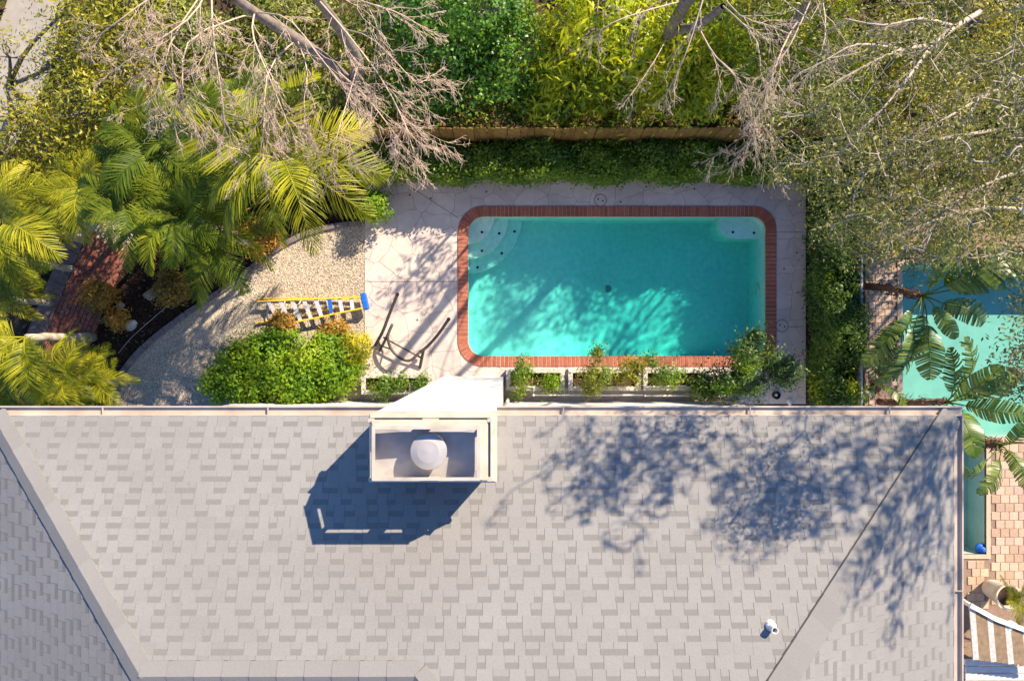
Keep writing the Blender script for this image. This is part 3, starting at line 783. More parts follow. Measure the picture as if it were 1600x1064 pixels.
for w in WIDTHS:
    for mi in range(4):
        bb = MB(); T = [(0,-EXPO,.0035),(w-.0015,-EXPO,.0035),(w-.0015,0,.0075),(0,0,.0075)]; B_ = [(0,-EXPO,0),(w-.004,-EXPO,0),(w-.004,0,0),(0,0,0)]
        bb.poly(T)
        for i in range(4): bb.poly([B_[i],B_[(i+1)%4],T[(i+1)%4],T[i]])
        tabmesh[(w,mi)] = bb.mesh('shingle', M['shingle'][mi])
def ccw(p):
    a = sum(p[i][0]*p[(i+1)%len(p)][1]-p[(i+1)%len(p)][0]*p[i][1] for i in range(len(p))); return p if a > 0 else p[::-1]
def lay(sl, convex_polys, allow_parts):
    O, u, vv, n_, poly = sl
    umax = max(p[0] for p in poly); vmax = max(p[1] for p in poly); rows = int(vmax/EXPO)+1
    for r in range(rows):
        v0 = r*EXPO; v1 = v0+EXPO; x = -rs.uniform(0,.3); tab = rs.random() < .5
        while x < umax:
            w = rs.choice(WIDTHS[1:] if tab else WIDTHS[:4]); tone = rs.choices([0,1,2,3],[5,3,2,4])[0]
            cell = [(x,v0,0),(x+w-.004,v0,0),(x+w-.004,v1,0),(x,v1,0)]
            for cp in convex_polys:
                q = clip_convex(cell, cp)
                if len(q) < 3: continue
                full = len(q) == 4 and abs((q[2][0]-q[0][0])*(q[2][1]-q[0][1])-(w-.004)*EXPO) < 1e-6
                if tab:
                    if full and allow_parts: parts.append((sl,x,v0,w,tone))
                    else: emit(sl, q, .0075, .0035, v0, v1, tone)
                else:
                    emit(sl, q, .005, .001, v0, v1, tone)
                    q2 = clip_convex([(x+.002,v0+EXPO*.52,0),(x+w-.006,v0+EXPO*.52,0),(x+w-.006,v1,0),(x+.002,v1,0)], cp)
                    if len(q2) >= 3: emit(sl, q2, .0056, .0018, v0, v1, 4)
            x += w; tab = not tab if rs.random() < .95 else tab
lay(front, [[(0,0),(XR-XL,0),(XR-XL-KR*TR,TR*cf),(KL*TR,TR*cf)], [(ME[0]-XL,TR*cf),(XR-XL-KR*TR,TR*cf),(XR-XL-KR*TT,TT*cf),(MT[0]-XL,TT*cf)]], True)
lay(right, [ccw([(0,0),(6.4,0),(6.4,KR*TT*cr),(TT,KR*TT*cr)])], False)
lay(left, [ccw([(0,0),(2*TR,0),(TR,KL*TR*cl)])], False)
def inview(p):
    k_ = FPX/(CAMH-p.z); return 5 < 800+p.x*k_ < 1595 and 532-p.y*k_ < 1055
scored = []
for (sl,x,v0,w,t) in parts:
    O,u,vv,n_,_ = sl; p = O+u*(x+w/2)+vv*v0
    scored.append(((CAMH-p.z) if inview(p) else 99, sl,x,v0,w,t))
scored.sort(key=lambda s_: s_[0]/ (s_[4]**.5))
Mrot = Matrix((front[1],-front[2],front[3])).transposed().to_euler()
for i,(sc,sl,x,v0,w,t) in enumerate(scored):
    if i < 298 and sc < 90:
        O,u,vv,n_,_ = sl; link('shingle', tabmesh[(w,t)], roof, O+u*x+vv*v0+n_*.0005-HO, Mrot)
    else: emit(sl, [(x,v0),(x+w-.004,v0),(x+w-.004,v0+EXPO),(x,v0+EXPO)], .0075, .0035, v0, v0+EXPO, t)
me = bpy.data.meshes.new('shingle_courses')
me.from_pydata([(p[0]-HO.x,p[1]-HO.y,p[2]-HO.z) for p in stuffV], [], stuffF)
for m in M['shingle']+[M['printband']]: me.materials.append(m)
me.polygons.foreach_set("material_index", stuffM); me.update()
link('shingle_courses', me, roof, kind='stuff')
# hip and ridge caps
def caps(a, b_, na, nb, w=.165, name='hip_cap'):
    a = Vector(a); b_ = Vector(b_); d = (b_-a); L = d.length; d.normalize()
    s1 = Vector(na).cross(d).normalized(); s2 = d.cross(Vector(nb)).normalized()
    # s1/s2 lie in each slope, pointing away from the ridge line
    k = max(1, int(L/.30)); st = L/k
    for i in range(k):
        c0 = a+d*(st*i-.02); c1 = a+d*(st*(i+1)+.03); bb = MB()
        lift0 = Vector((0,0,.016)); lift1 = Vector((0,0,.008))
        P0 = [c0+s1*w+lift0*.8, c0+lift0, c0+s2*w+lift0*.8]; P1 = [c1+s1*w+lift1*.8, c1+lift1, c1+s2*w+lift1*.8]
        bb.poly([P0[0],P0[1],P1[1],P1[0]]); bb.poly([P0[1],P0[2],P1[2],P1[1]])
        dn = Vector((0,0,-.014)); bb.poly([P0[0],P0[0]+dn,P0[1]+dn,P0[1]]); bb.poly([P0[1],P0[1]+dn,P0[2]+dn,P0[2]])
        bb.poly([P0[0]+dn,P0[0],P1[0],P1[0]+dn]); bb.poly([P0[2],P0[2]+dn,P1[2]+dn,P1[2]])
        link(name, bb.mesh(name, M['hipcap'][i*7 % 3], HO), roof)
nf = front[3]; nr = right[3]; nl = left[3]
up = Vector((0,0,.014))
caps(Vector(B0)+up, Vector(RT)+up, nr, nf)
caps(Vector(A0)+up, Vector(LR)+up, nf, nl)
nbk = Vector((0,-PITCH,1)).normalized()
caps(Vector(LR)+up, Vector(ME)+up, nf, nbk, name='ridge_cap')
caps(Vector(ME)+up, Vector(MT)+up, nf, Vector((-.35,-.35,1)).normalized(), name='hip_cap')
# dark seam at the lee edge of each hip cap
def seam(a, b_, s, w=.165):
    a = Vector(a); b_ = Vector(b_); bb = MB(); d = (b_-a).normalized()
    off = s*(w+.006)+Vector((0,0,.014)); bb.bar(a+off, b_+off, .008, .006); link('cap_seam', bb.mesh('cap_seam', M['tar'], HO), roof)
d_ = (Vector(RT)-Vector(B0)).normalized(); seam(B0, RT, d_.cross(nf).normalized())
d_ = (Vector(LR)-Vector(A0)).normalized(); seam(A0, LR, d_.cross(nl).normalized())
# gutters
def gutter(a, b_, outd, name='gutter'):
    a = Vector(a); b_ = Vector(b_); o = Vector(outd); bb = MB()
    prof = [(.000,.012),(.002,-.12),(.075,-.12),(.115,-.06),(.118,-.004),(.132,-.002),(.132,.006),(.112,.006),(.100,-.024),(.070,-.034),(.018,-.034),(.014,.012)]
    def pt_(e, q): return e + o*q[0] + Vector((0,0,q[1]-.002))
    for i in range(len(prof)):
        p, q = prof[i], prof[(i+1)%len(prof)]
        bb.poly([pt_(a,p),pt_(b_,p),pt_(b_,q),pt_(a,q)])
    g = hs(name, bb, M['gutter'])
    L = (b_-a).length; d = (b_-a).normalized()
    for k in range(1, int(L/2.1)+1):
        c = a+d*min(k*2.1+random.uniform(-.35,.35), L-.1); mb = MB()
        mb.box(-.007,.007,.01,.133,-.006,.0075, M=Matrix.Translation(c) @ Matrix(((d.x,o.x,0),(d.y,o.y,0),(d.z,o.z,1))).to_4x4())
        link('gutter_strap', mb.mesh('gutter_strap', M['gutter'], HO), g)
    return g
gutter((XL-.6,YE,ZE), (XR+.132,YE,ZE), (0,1,0))
gutter((XR,YE+.0,ZE), (XR,-9.4,ZE), (1,0,0))
b = MB(); b.box(XL,XR,YE-.012,YE-.001,ZE-.16,ZE-.004); hs('fascia', b, M['whitemetal'])
b = MB(); b.box(XL,XR,YE-.05,YE+.012,ZE+.000,ZE+.004); hs('drip_edge', b, M['whitemetal'])
# downspout beside the chimney
b = MB(); dx = -.10; b.tube([(dx,YE+.05,ZE-.1),(dx,YE-.05,ZE-.35),(dx,YE-.38,ZE-.6),(dx,YE-.38,.15)], .04, 8); hs('downspout', b, M['whitemetal'])
# chimney
CX0, CX1, CY0, CY1 = -1.60, -.20, -1.60, -.84; CZ = 8.31
b = MB(); b.box(CX0,CX1,CY0,CY1,0,CZ-.04); chim = hs('chimney', b, M['white'])
for z in (1.2,2.4,3.6,4.8,6.0):
    pass
b = MB(); b.box(CX0-.04,CX1+.03,CY0-.03,CY1+.02,CZ-.05,CZ); link('chimney_crown', b.mesh('chimney_crown', M['tanmetal'], HO), chim)
def frustum(bb, r0, z0, r1, z1, th=.008):
    p0 = [(r0[0],r0[2],z0),(r0[1],r0[2],z0),(r0[1],r0[3],z0),(r0[0],r0[3],z0)]; p1 = [(r1[0],r1[2],z1),(r1[1],r1[2],z1),(r1[1],r1[3],z1),(r1[0],r1[3],z1)]
    g = lambda r: (r[0]+th,r[1]-th,r[2]+th,r[3]-th)
    q0r, q1r = g(r0), g(r1)
    q0 = [(q0r[0],q0r[2],z0),(q0r[1],q0r[2],z0),(q0r[1],q0r[3],z0),(q0r[0],q0r[3],z0)]; q1 = [(q1r[0],q1r[2],z1),(q1r[1],q1r[2],z1),(q1r[1],q1r[3],z1),(q1r[0],q1r[3],z1)]
    for i in range(4):
        j = (i+1)%4
        bb.poly([p0[i],p0[j],p1[j],p1[i]]); bb.poly([q0[j],q0[i],q1[i],q1[j]]); bb.poly([p1[i],p1[j],q1[j],q1[i]]); bb.poly([p0[j],p0[i],q0[i],q0[j]])
RB = (CX0-.04,CX1+.02,CY0-.02,CY1+.01); RTp = (-1.517,-.36,-1.515,-.945); 
lerp = lambda f: tuple(a+(c-a)*f for a,c in zip(RB,RTp))
z_lo, z_s0, z_s1, z_hi = CZ, 8.435, 8.505, 8.71
fz = lambda z: (z-z_lo)/(z_hi-z_lo)
b = MB(); frustum(b, RB, z_lo, lerp(fz(z_s0)), z_s0); link('chimney_curb', b.mesh('chimney_curb', M['tanmetal'], HO), chim)
b = MB(); frustum(b, lerp(fz(z_s1)), z_s1, RTp, z_hi, .010)
rim = (RTp[0]-.012,RTp[1]+.012,RTp[2]-.012,RTp[3]+.012)
frustum(b, rim, z_hi-.012, rim, z_hi+.006, .034)
shroud = link('chimney_shroud', b.mesh('chimney_shroud', M['tanmetal'], HO), chim)
b = MB(); r0 = lerp(fz(z_s0-.02)); 
for (cx,cy) in ((r0[0],r0[2]),(r0[1],r0[2]),(r0[1],r0[3]),(r0[0],r0[3]),((r0[0]+r0[1])/2,r0[2]),((r0[0]+r0[1])/2,r0[3])):
    mx_ = (r0[0]+r0[1])/2; my_ = (r0[2]+r0[3])/2
    sx = -1 if cx > mx_+.01 else (1 if cx < mx_-.01 else 0); sy = -1 if cy > my_ else 1
    w_ = .05 if sx else .09
    b = MB(); b.box(min(cx,cx+sx*w_) if sx else cx-w_, max(cx,cx+sx*w_) if sx else cx+w_, min(cy+sy*.02,cy+sy*.05), max(cy+sy*.02,cy+sy*.05), z_s0-.03, z_s1+.03)
    link('shroud_leg', b.mesh('shroud_leg', M['tanmetal'], HO), chim)
b = MB(); rp = (CX0+.0,CX1-.02,CY0+.02,CY1-.02); cxm, cym = -.93, -1.235
zc = CZ+.07
for (p,q) in (((rp[0],rp[2]),(rp[1],rp[2])),((rp[1],rp[2]),(rp[1],rp[3])),((rp[1],rp[3]),(rp[0],rp[3])),((rp[0],rp[3]),(rp[0],rp[2]))):
    b.poly([(p[0],p[1],CZ+.02),(q[0],q[1],CZ+.02),(cxm,cym,zc)])
link('chase_pan', b.mesh('chase_pan', M['panmetal'], HO), chim)
b = MB(); b.lathe((cxm,cym,CZ), [(.15,.03),(.15,.20),(.17,.205)], 28); fl_ = link('flue_pipe', b.mesh('flue_pipe', M['panmetal'], HO, smooth=False), chim)
b = MB(); b.lathe((cxm,cym,CZ), [(.19,.20),(.205,.21),(.205,.26),(.198,.268),(.12,.285),(.0,.29)], 36); link('flue_cap', b.mesh('flue_cap', M['panmetal'], HO), chim)
b = MB()
for k in range(40):
    a = 2*math.pi*k/40; b.box(-.004,.004,.158,.172,.12,.205, M=Matrix.Translation((cxm,cym,CZ)) @ Matrix.Rotation(a,4,'Z'))
link('flue_screen', b.mesh('flue_screen', M['panmetal'], HO), chim)
# vent pipe on the front slope
vt = (967-532); Dv = (CAMH-ZE+PITCH*.99)/(1+PITCH*(977-532)/FPX); Yv = -(977-532)*Dv/FPX; Zv = ZE+PITCH*(-Yv-.99); Xv = (1204-800)*Dv/FPX
b = MB(); b.lathe((Xv,Yv,Zv-.05), [(.040,0),(.040,.19),(.032,.19),(.032,.10)], 16); vp = hs('vent_pipe', b, M['pvc'])
b = MB(); b.lathe((Xv,Yv,Zv-.06), [(.07,0),(.06,.09),(.044,.11)], 16); link('vent_boot', b.mesh('vent_boot', M['pvc'], HO), vp)

# ------------------------------------------------------------------ cedar fence behind the hedge, gate, panel fence
FY = PY(199, 1.8); FX0, FX1 = PX(505,1.8), PX(1352,1.8)
fence = thing('picket_fence', 'weathered cedar board fence standing behind the deck hedge', 'fence', ((FX0+FX1)/2, FY, 0)); FO = fence.location
pk = []
for m in M['fence']:
    bb = MB(); w = .138; h = 1.8
    pts = [(-w/2,0),(w/2,0),(w/2,h-.04),(w/2-.03,h),(-w/2+.03,h),(-w/2,h-.04)]
    bb.poly([(p[0],-.009,p[1]) for p in pts]); bb.poly([(p[0],.009,p[1]) for p in reversed(pts)])
    for i in range(6):
        p,q = pts[i],pts[(i+1)%6]; bb.poly([(q[0],-.009,q[1]),(p[0],-.009,p[1]),(p[0],.009,p[1]),(q[0],.009,q[1])])
    pk.append(bb.mesh('picket', m))
x = FX0
while x < FX1:
    o = link('picket', random.choice(pk), fence, (x-FO.x, random.uniform(-.006,.006), -.05+random.uniform(-.015,.015))); o.rotation_euler = (0,random.uniform(-.008,.008),0); x += .146
for z in (.35,1.4):
    b = MB(); b.box(FX0-.07,FX1,FY+.012,FY+.05,z,z+.085); link('rail', b.mesh('rail', M['fence'][1], FO), fence)
x = FX0+.1
while x < FX1:
    b = MB(); b.box(x-.045,x+.045,FY+.051,FY+.14,-.1,1.75); link('post', b.mesh('post', M['fence'][1], FO), fence); x += 2.4
# arched gate, standing askew by the palms
g0 = P(430,232,1.9); g1 = P(505,205,1.75)
gc = Vector(((g0.x+g1.x)/2,(g0.y+g1.y)/2,0))
gate = thing('garden_gate', 'arched cedar board gate beside the palms', 'gate', gc)
gd = Vector((g1.x-g0.x,g1.y-g0.y,0)); GL = 1.05; gd.normalize(); gnrm = Vector((-gd.y,gd.x,0)); ga = math.atan2(gd.y,gd.x)
k = 8
for i in range(k):
    u = (i+.5)/k*2-1; hgt = 1.72+.28*math.sqrt(max(0,1-u*u)); w = GL/k-.006
    bb = MB(); bb.box(-w/2,w/2,-.011,.011,.04,hgt); o = link('board', bb.mesh('board', M['fence'][i%3]), gate, gd*(u*GL/2)); o.rotation_euler = (math.radians(-16),0,ga)
for z in (.4,1.5):
    bb = MB(); bb.box(-GL/2,GL/2,.012,.045,z,z+.09); o = link('rail', bb.mesh('rail', M['fence'][1]), gate); o.rotation_euler = (math.radians(-16),0,ga)
# panel fence, shade put into its grey colour, at the right of the right-hand hedge
VX = PX(1347,1.2); vf = thing('panel_fence', 'low panel fence in shade-toned grey between dark hedge and paver patio', 'fence', (VX, 1.6, 0)); VO = vf.location
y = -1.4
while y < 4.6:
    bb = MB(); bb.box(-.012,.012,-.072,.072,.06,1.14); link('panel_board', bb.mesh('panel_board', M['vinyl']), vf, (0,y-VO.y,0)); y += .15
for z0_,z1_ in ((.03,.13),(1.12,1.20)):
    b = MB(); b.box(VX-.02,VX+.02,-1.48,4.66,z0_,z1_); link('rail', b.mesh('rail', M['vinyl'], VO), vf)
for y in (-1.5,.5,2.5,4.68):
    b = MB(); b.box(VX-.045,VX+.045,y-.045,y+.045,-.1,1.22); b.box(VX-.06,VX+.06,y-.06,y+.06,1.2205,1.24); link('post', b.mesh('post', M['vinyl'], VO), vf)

# ------------------------------------------------------------------ objects on gravel and deck
# step ladder lying on the gravel
lad = thing('stepladder', 'yellow fibreglass stepladder with blue cap lying on the gravel', 'ladder', P(490,485,0)); LO = lad.location
def lad_part(name, bb, m): return link(name, bb.mesh(name, m, LO), lad)
rails_f = [(P(402,471,.22),P(568,464,.26)), (P(440,508,.20),P(569,481,.26))]
rails_r = [(P(403,466,.05),P(560,467,.10)), (P(400,505,.05),P(530,480,.10))]
for i,(a,c) in enumerate(rails_f):
    b = MB(); b.bar(a,c,.03,.085); lad_part('front_rail', b, M['yellow'])
for i,(a,c) in enumerate(rails_r):
    b = MB(); b.bar(a,c,.025,.055); lad_part('rear_rail', b, M['yellow'])
for i in range(8):
    f = .10+.83*i/7.4
    a = rails_f[0][0].lerp(rails_f[0][1], f); c = rails_f[1][0].lerp(rails_f[1][1], max(f-.13+.12*f,0))
    b = MB(); b.bar(a,c,.085,.028); s_ = lad_part('step', b, M['alu'])
    d = (a-c).normalized()
    for e in (.25,.5,.75):
        pass
for i in range(5):
    f = .12+.8*i/5
    a = rails_r[0][0].lerp(rails_r[0][1], f); c = rails_r[1][0].lerp(rails_r[1][1], f); b = MB(); b.bar(a,c,.035,.02); lad_part('rear_brace', b, M['alu'])
b = MB(); a = P(567,458,.24); c = P(573,484,.24); b.bar(a,c,.13,.15); o = link('top_cap', b.mesh('top_cap', M['blue'], LO, bevel=.02), lad)
b = MB(); a = P(515,466,.275); c = P(518,488,.275); b.bar(a,c,.075,.012); lad_part('tool_tray', b, M['blue'])
# bare sling-chair frame
ch = thing('chair_frame', 'bare dark metal sling chair frame without fabric on deck', 'chair', P(635,535,0)); CO_ = ch.location
def tubepart(name, pts, r, parent=ch, O=CO_, m=M['darkmetal'], n=8, k=14):
    b = MB(); b.tube([tuple(p) for p in bez(pts, k)], r, n); return link(name, b.mesh(name, m, O, smooth=True), parent)
tubepart('back_rail', [P(621,460,.92),P(608,492,.62),P(598,518,.40),P(586,540,.02)], 0.036)
tubepart('back_rail', [P(701,499,.92),P(685,522,.62),P(668,541,.40),P(656,550,.36)], 0.036)
tubepart('seat_hoop', [P(613,507,.42),P(606,525,.40),P(611,545,.38),P(626,560,.36),P(641,563,.36),P(656,550,.36)], 0.033, k=20)
tubepart('leg', [P(613,507,.42),P(604,527,.22),P(594,547,.02)], 0.033)
tubepart('leg', [P(662,546,.37),P(659,560,.2),P(656,575,.02)], 0.036)
tubepart('crossbar', [P(599,527,.30),P(628,543,.30),P(658,559,.22)], 0.021)
tubepart('crossbar', [P(592,538,.10),P(603,543,.10),P(613,546,.37)], 0.018)
for px,py in ((621,460),(701,499)):
    b = MB(); p = P(px,py,.92); b.lathe((p.x,p.y,p.z-.02), [(.042,0),(.046,.03),(.03,.05)], 10); link('end_cap', b.mesh('end_cap', M['black'], CO_), ch)
# planter boxes against the house wall
def planter(px0,px1,py0,py1,label,z=.42):
    X0,X1,Y1,Y0 = PX(px0,z),PX(px1,z),PY(py0,z),PY(py1,z); t = thing('planter_box', label, 'planter', ((X0+X1)/2,(Y0+Y1)/2,0), None); O = t.location
    for (xa,xb,ya,yb) in ((X0,X1,Y1-.022,Y1),(X0,X1,Y0,Y0+.022),(X0,X0+.022,Y0+.0225,Y1-.0225),(X1-.022,X1,Y0+.0225,Y1-.0225)):
        for zz in (0,1,2):
            b = MB(); b.box(xa,xb,ya,yb,.005+zz*.137,.132+zz*.137); link('board', b.mesh('board', M['planterwood'], O), t)
    w = .085
    for (xa,xb,ya,yb) in ((X0-.02,X1+.02,Y1-w,Y1+.02),(X0-.02,X1+.02,Y0-.02,Y0+w),(X0-.02,X0+w,Y0+w+.002,Y1-w-.002),(X1-w,X1+.02,Y0+w+.002,Y1-w-.002)):
        b = MB(); b.box(xa,xb,ya,yb,.418,.442); link('rim_board', b.mesh('rim_board', M['planterwood'], O, bevel=.004), t)
    b = MB(); b.box(X0+.023,X1-.023,Y0+.023,Y1-.023,.02,.31); link('soil', b.mesh('soil', M['soil'], O), t)
    return (X0,X1,Y0,Y1)
PB = [planter(566,673,585,615,'weathered white planter box left of the chimney'),
      planter(792,881,577,609,'weathered white planter box right of the chimney with a small bare patch'),
      planter(889,1000,577,609,'weathered white planter box holding tall orange-tipped shrub'),
      planter(1006,1108,577,609,'weathered white planter box beside the dark spreading shrub')]
def pipe(name, label, pts, r=.019):
    p0 = Vector(pts[0]); t = thing(name, label, 'pipe', (p0.x,p0.y,0)); b = MB(); b.tube(pts, r, 8); link('tube', b.mesh('tube', M['pvc'], t.location), t)
    for q in pts[1:-1]:
        b = MB(); b.lathe((q[0],q[1],q[2]-r*1.5), [(r*1.5,0),(r*1.5,r*3)], 8); link('elbow', b.mesh('elbow', M['pvc'], t.location), t)
pz = .47
pipe('water_pipe', 'thin white pipe bracket along planters right of the chimney', [P(818,603,pz),P(834,605,pz),P(834,617,pz),P(924,617.5,pz),P(1004,617,pz)])
pipe('water_pipe', 'thin white pipe bracket by the dark spreading shrub', [P(1072,603,pz),P(1008,604,pz),P(1008,618,pz),P(1090,618.5,pz),P(1091,608,pz)])
pipe('water_pipe', 'thin white pipe bracket in the planter left of the chimney', [P(662,600,pz),P(641,600,pz),P(639,613,pz),P(600,616,pz)])
# small garden lamp and pale rock by the dark shrub
b = MB(); p = P(1211,617,0); lamp = thing('garden_lamp', 'round black garden spot lamp under the dark spreading shrub', 'lamp', p)
b.lathe((0,0,0), [(.07,0),(.085,.02),(.095,.11),(.08,.12),(.07,.05),(0.0,.04)], 20); link('housing', b.mesh('housing', M['black']), lamp)
b = MB(); b.lathe((0,0,.05), [(.035,0),(.04,.02),(.02,.04)], 12); link('bulb', b.mesh('bulb', M['white']), lamp)
def rock(p, s, label, mat, seed, name='rock', group=None):
    rg = random.Random(seed); bm = bmesh.new(); bmesh.ops.create_icosphere(bm, subdivisions=2, radius=1)
    off = [Vector((rg.uniform(-1,1),rg.uniform(-1,1),rg.uniform(-1,1))).normalized() for _ in range(7)]; cut = [rg.uniform(.55,.85) for _ in off]
    for v in bm.verts:
        for o_,c_ in zip(off,cut):
            d = v.co.dot(o_)
            if d > c_: v.co -= o_*(d-c_)
        v.co.x *= s[0]; v.co.y *= s[1]; v.co.z *= s[2]
    me = bpy.data.meshes.new(name); bm.to_mesh(me); bm.free(); me.materials.append(mat)
    o = link(name, me, None, (p.x,p.y,p.z+s[2]*.45), label=label, cat='rock'); o.rotation_euler = (0,0,rg.uniform(0,3)); return o
rock(P(1233,628,.0), (.10,.07,.06), 'small white stone on the deck by the house wall', M['white'], 1)
rock(P(206,507,-.03), (.17,.15,.10), 'pale angular rock lying in dark mulch near the palm trunk', M['rock'], 2)
rock(P(237,461,-.03), (.18,.20,.14), 'brownish rock in the mulch between fronds and edging', surf('brown_rock',(.33,.27,.21),(.2,.16,.12),8,.9), 3)
rock(P(190,478,-.03), (.10,.12,.08), 'small tan rock under the orange-leaved plant', surf('tan_rock',(.42,.33,.24),(.3,.22,.16),8,.9), 4)
# hose in the mulch
b = MB(); b.tube([tuple(q) for q in bez([P(185,552,.0),P(205,528,.01),P(236,500,.01),P(262,478,.0),P(285,463,.0)],20)], .006, 6); link('irrigation_hose', b.mesh('irrigation_hose', M['planterwood']), label='thin pale irrigation hose crossing the dark mulch', cat='hose')
# chlorine floater
b = MB(); p = P(1532,857,-.09); b.lathe((0,0,-.05), [(.05,0),(.12,.02),(.13,.06),(.11,.09),(.07,.10),(.07,.15),(.05,.16)], 20); fl = thing('pool_floater', 'round blue chlorine floater in the narrow shallow pool arm', 'pool floater', p); link('float_ring', b.mesh('float_ring', M['blue'], smooth=True), fl)
b = MB(); b.lathe((0,0,.10), [(.045,0),(.045,.03),(.03,.04)], 14); link('cap', b.mesh('cap', M['blue']), fl)
# tall pot
p = P(1545,917,-.0); pot = thing('plant_pot', 'tall cream tapered pot with palm seedling on tan pavers', 'pot', p)
b = MB(); b.lathe((0,0,0), [(.17,0),(.20,.05),(.27,.55),(.30,.62),(.30,.66),(.26,.66),(.24,.58),(.0,.56)], 28); link('pot_body', b.mesh('pot_body', M['cream'], smooth=False), pot)
b = MB(); b.lathe((0,0,.57), [(.235,0),(.2,.01),(.0,.015)], 20); link('soil', b.mesh('soil', M['soil']), pot)
# slatted stair landing at the lower right
dk = thing('wooden_landing', 'white-railed wooden landing with brown and white boards by the pot', 'landing', P(1560,1000,0)); KO = dk.location
zt = .9
tops = [P(1514,944,zt),P(1555,966,zt),P(1620,990,zt)]
def rail_y(px): return 944+(px-1514)*22/41 if px < 1555 else 966+(px-1555)*24/65
px = 1514; i = 0
while px < 1625:
    wpx = 9; top = P(px+wpx/2, rail_y(px+wpx/2), zt); bot = P(px+wpx/2+6, 1030+ (px-1514)*.12, zt)
    m = M['planterwood'] if i % 3 == 0 else M['brownboard']
    b = MB(); b.bar(top, bot, wpx*.0142, .03, up=(1,0,.3)if False else (0,0,1)); link('board', b.mesh('board', m, KO), dk); px += wpx+.15; i += 1
for a,c in zip(tops[:-1],tops[1:]):
    b = MB(); b.bar(a+Vector((0,0,.04)),c+Vector((0,0,.04)),.10,.05); link('rail_cap', b.mesh('rail_cap', M['pvc'], KO), dk)
b = MB(); a = P(1508,1033,.5); 
for k in range(6):
    ya = P(0,1030+k*11,.5).y; b = MB(); b.box(PX(1509,.5), PX(1640,.5), ya-.14, ya-.004, .46, .50); link('floor_board', b.mesh('floor_board', M['greydeck'], KO), dk)
for px_,py_ in ((1516,945),(1556,968),(1600,984),(1516,1040),(1600,1050)):
    q = P(px_,py_,.45); b = MB(); b.box(q.x-.04,q.x+.04,q.y-.04,q.y+.04,0,.46 if py_>1000 else .92); link('post', b.mesh('post', M['pvc'], KO), dk)

# ------------------------------------------------------------------ hedges and shrubs
def shrub_obj(name, label, base, C, Nn, L, W, mat, cat='hedge', group=None, stems=(), droop=.08, seed=0, jitter=.6):
    t = thing(name, label, cat, tuple(base), group)
    link('foliage', leafmesh('foliage', C, Nn, L, W, mat, np.random.default_rng(seed), origin=base, droop=droop, jitter=jitter), t)
    tb = Tubes(); rng = np.random.default_rng(seed+50)
    for (x,y,z,h,sp) in stems:
        for k in range(4):
            e = np.array([x+rng.normal(0,sp),y+rng.normal(0,sp),h*rng.uniform(.7,1.0)]); s0 = np.array([x+rng.normal(0,.03),y+rng.normal(0,.03),z-.05])
            tb.add(bez([s0, s0*.5+e*.5+rng.normal(0,.04,3), e], 5), np.linspace(.016,.005,5), 5)
    if stems: link('stem', tb.mesh('stem', M['bark'], origin=base), t)
    return t
rng = np.random.default_rng(21)
hx0, hx1, hy0, hy1 = PX(575), PX(1262), PY(284), FY-.16
C, Nn = hedge_points(hx0, hx1, hy0, hy1, .80, 1.18, 1600, rng, .4)
C2, N2, _ = lobe_points([((x_, hy0+.12+rng.uniform(-.06,.1), .5+rng.uniform(0,.35)), (.28,.20,.30), 9) for x_ in np.arange(hx0+.1, hx1, .38)], 26, .09, rng)
shrub_obj('deck_hedge', 'long clipped green hedge between cedar fence and pool deck', ((hx0+hx1)/2, (hy0+hy1)/2, 0), np.concatenate([C,C2]), np.concatenate([Nn,N2]), .085, .042, M['l_hedge'], stems=[(x_, (hy0+hy1)/2, 0, .75, .12) for x_ in np.arange(hx0+.2, hx1, .6)], seed=1)
sx0, sx1 = PX(1257), VX-.06
C, Nn = hedge_points(sx0, sx1, -1.35, PY(250), 1.0, 1.5, 1500, rng, 1.9)
C2, N2, _ = lobe_points([((rng.uniform(sx0+.12,sx1-.05), y_, rng.uniform(.7,1.25)), (.22,.26,.28), 9) for y_ in np.arange(-1.2, 4.1, .22)], 24, .09, rng)
shrub_obj('side_hedge', 'dark green loose hedge along the low panel fence', ((sx0+sx1)/2, 1.4, 0), np.concatenate([C,C2]), np.concatenate([Nn,N2]), .09, .035, M['l_dark'], stems=[((sx0+sx1)/2, y_, 0, .9, .12) for y_ in np.arange(-1.1, 4.1, .6)], seed=2)
C, Nn, _ = lobe_points([(P(1300,610,.9),(.42,.30,.35),26),(P(1325,612,1.0),(.25,.2,.3),12)], 24, .09, rng)
shrub_obj('shrub', 'bright yellow-green shrub at the house end of the dark hedge', P(1303,608,0), C, Nn, .10, .04, M['l_lime'], 'shrub', stems=[(P(1303,608).x,P(1303,608).y,0,.7,.12)], seed=3)
c = P(587,322,.55); C, Nn, _ = lobe_points([(c,(.36,.38,.36),70),(P(575,318,.4),(.3,.3,.3),30)], 26, .07, rng)
shrub_obj('ball_shrub', 'small rounded light green shrub at the deck corner', (c.x,c.y,0), C, Nn, .075, .035, M['l_bush'], 'shrub', stems=[(c.x,c.y,0,.5,.12)], seed=4)
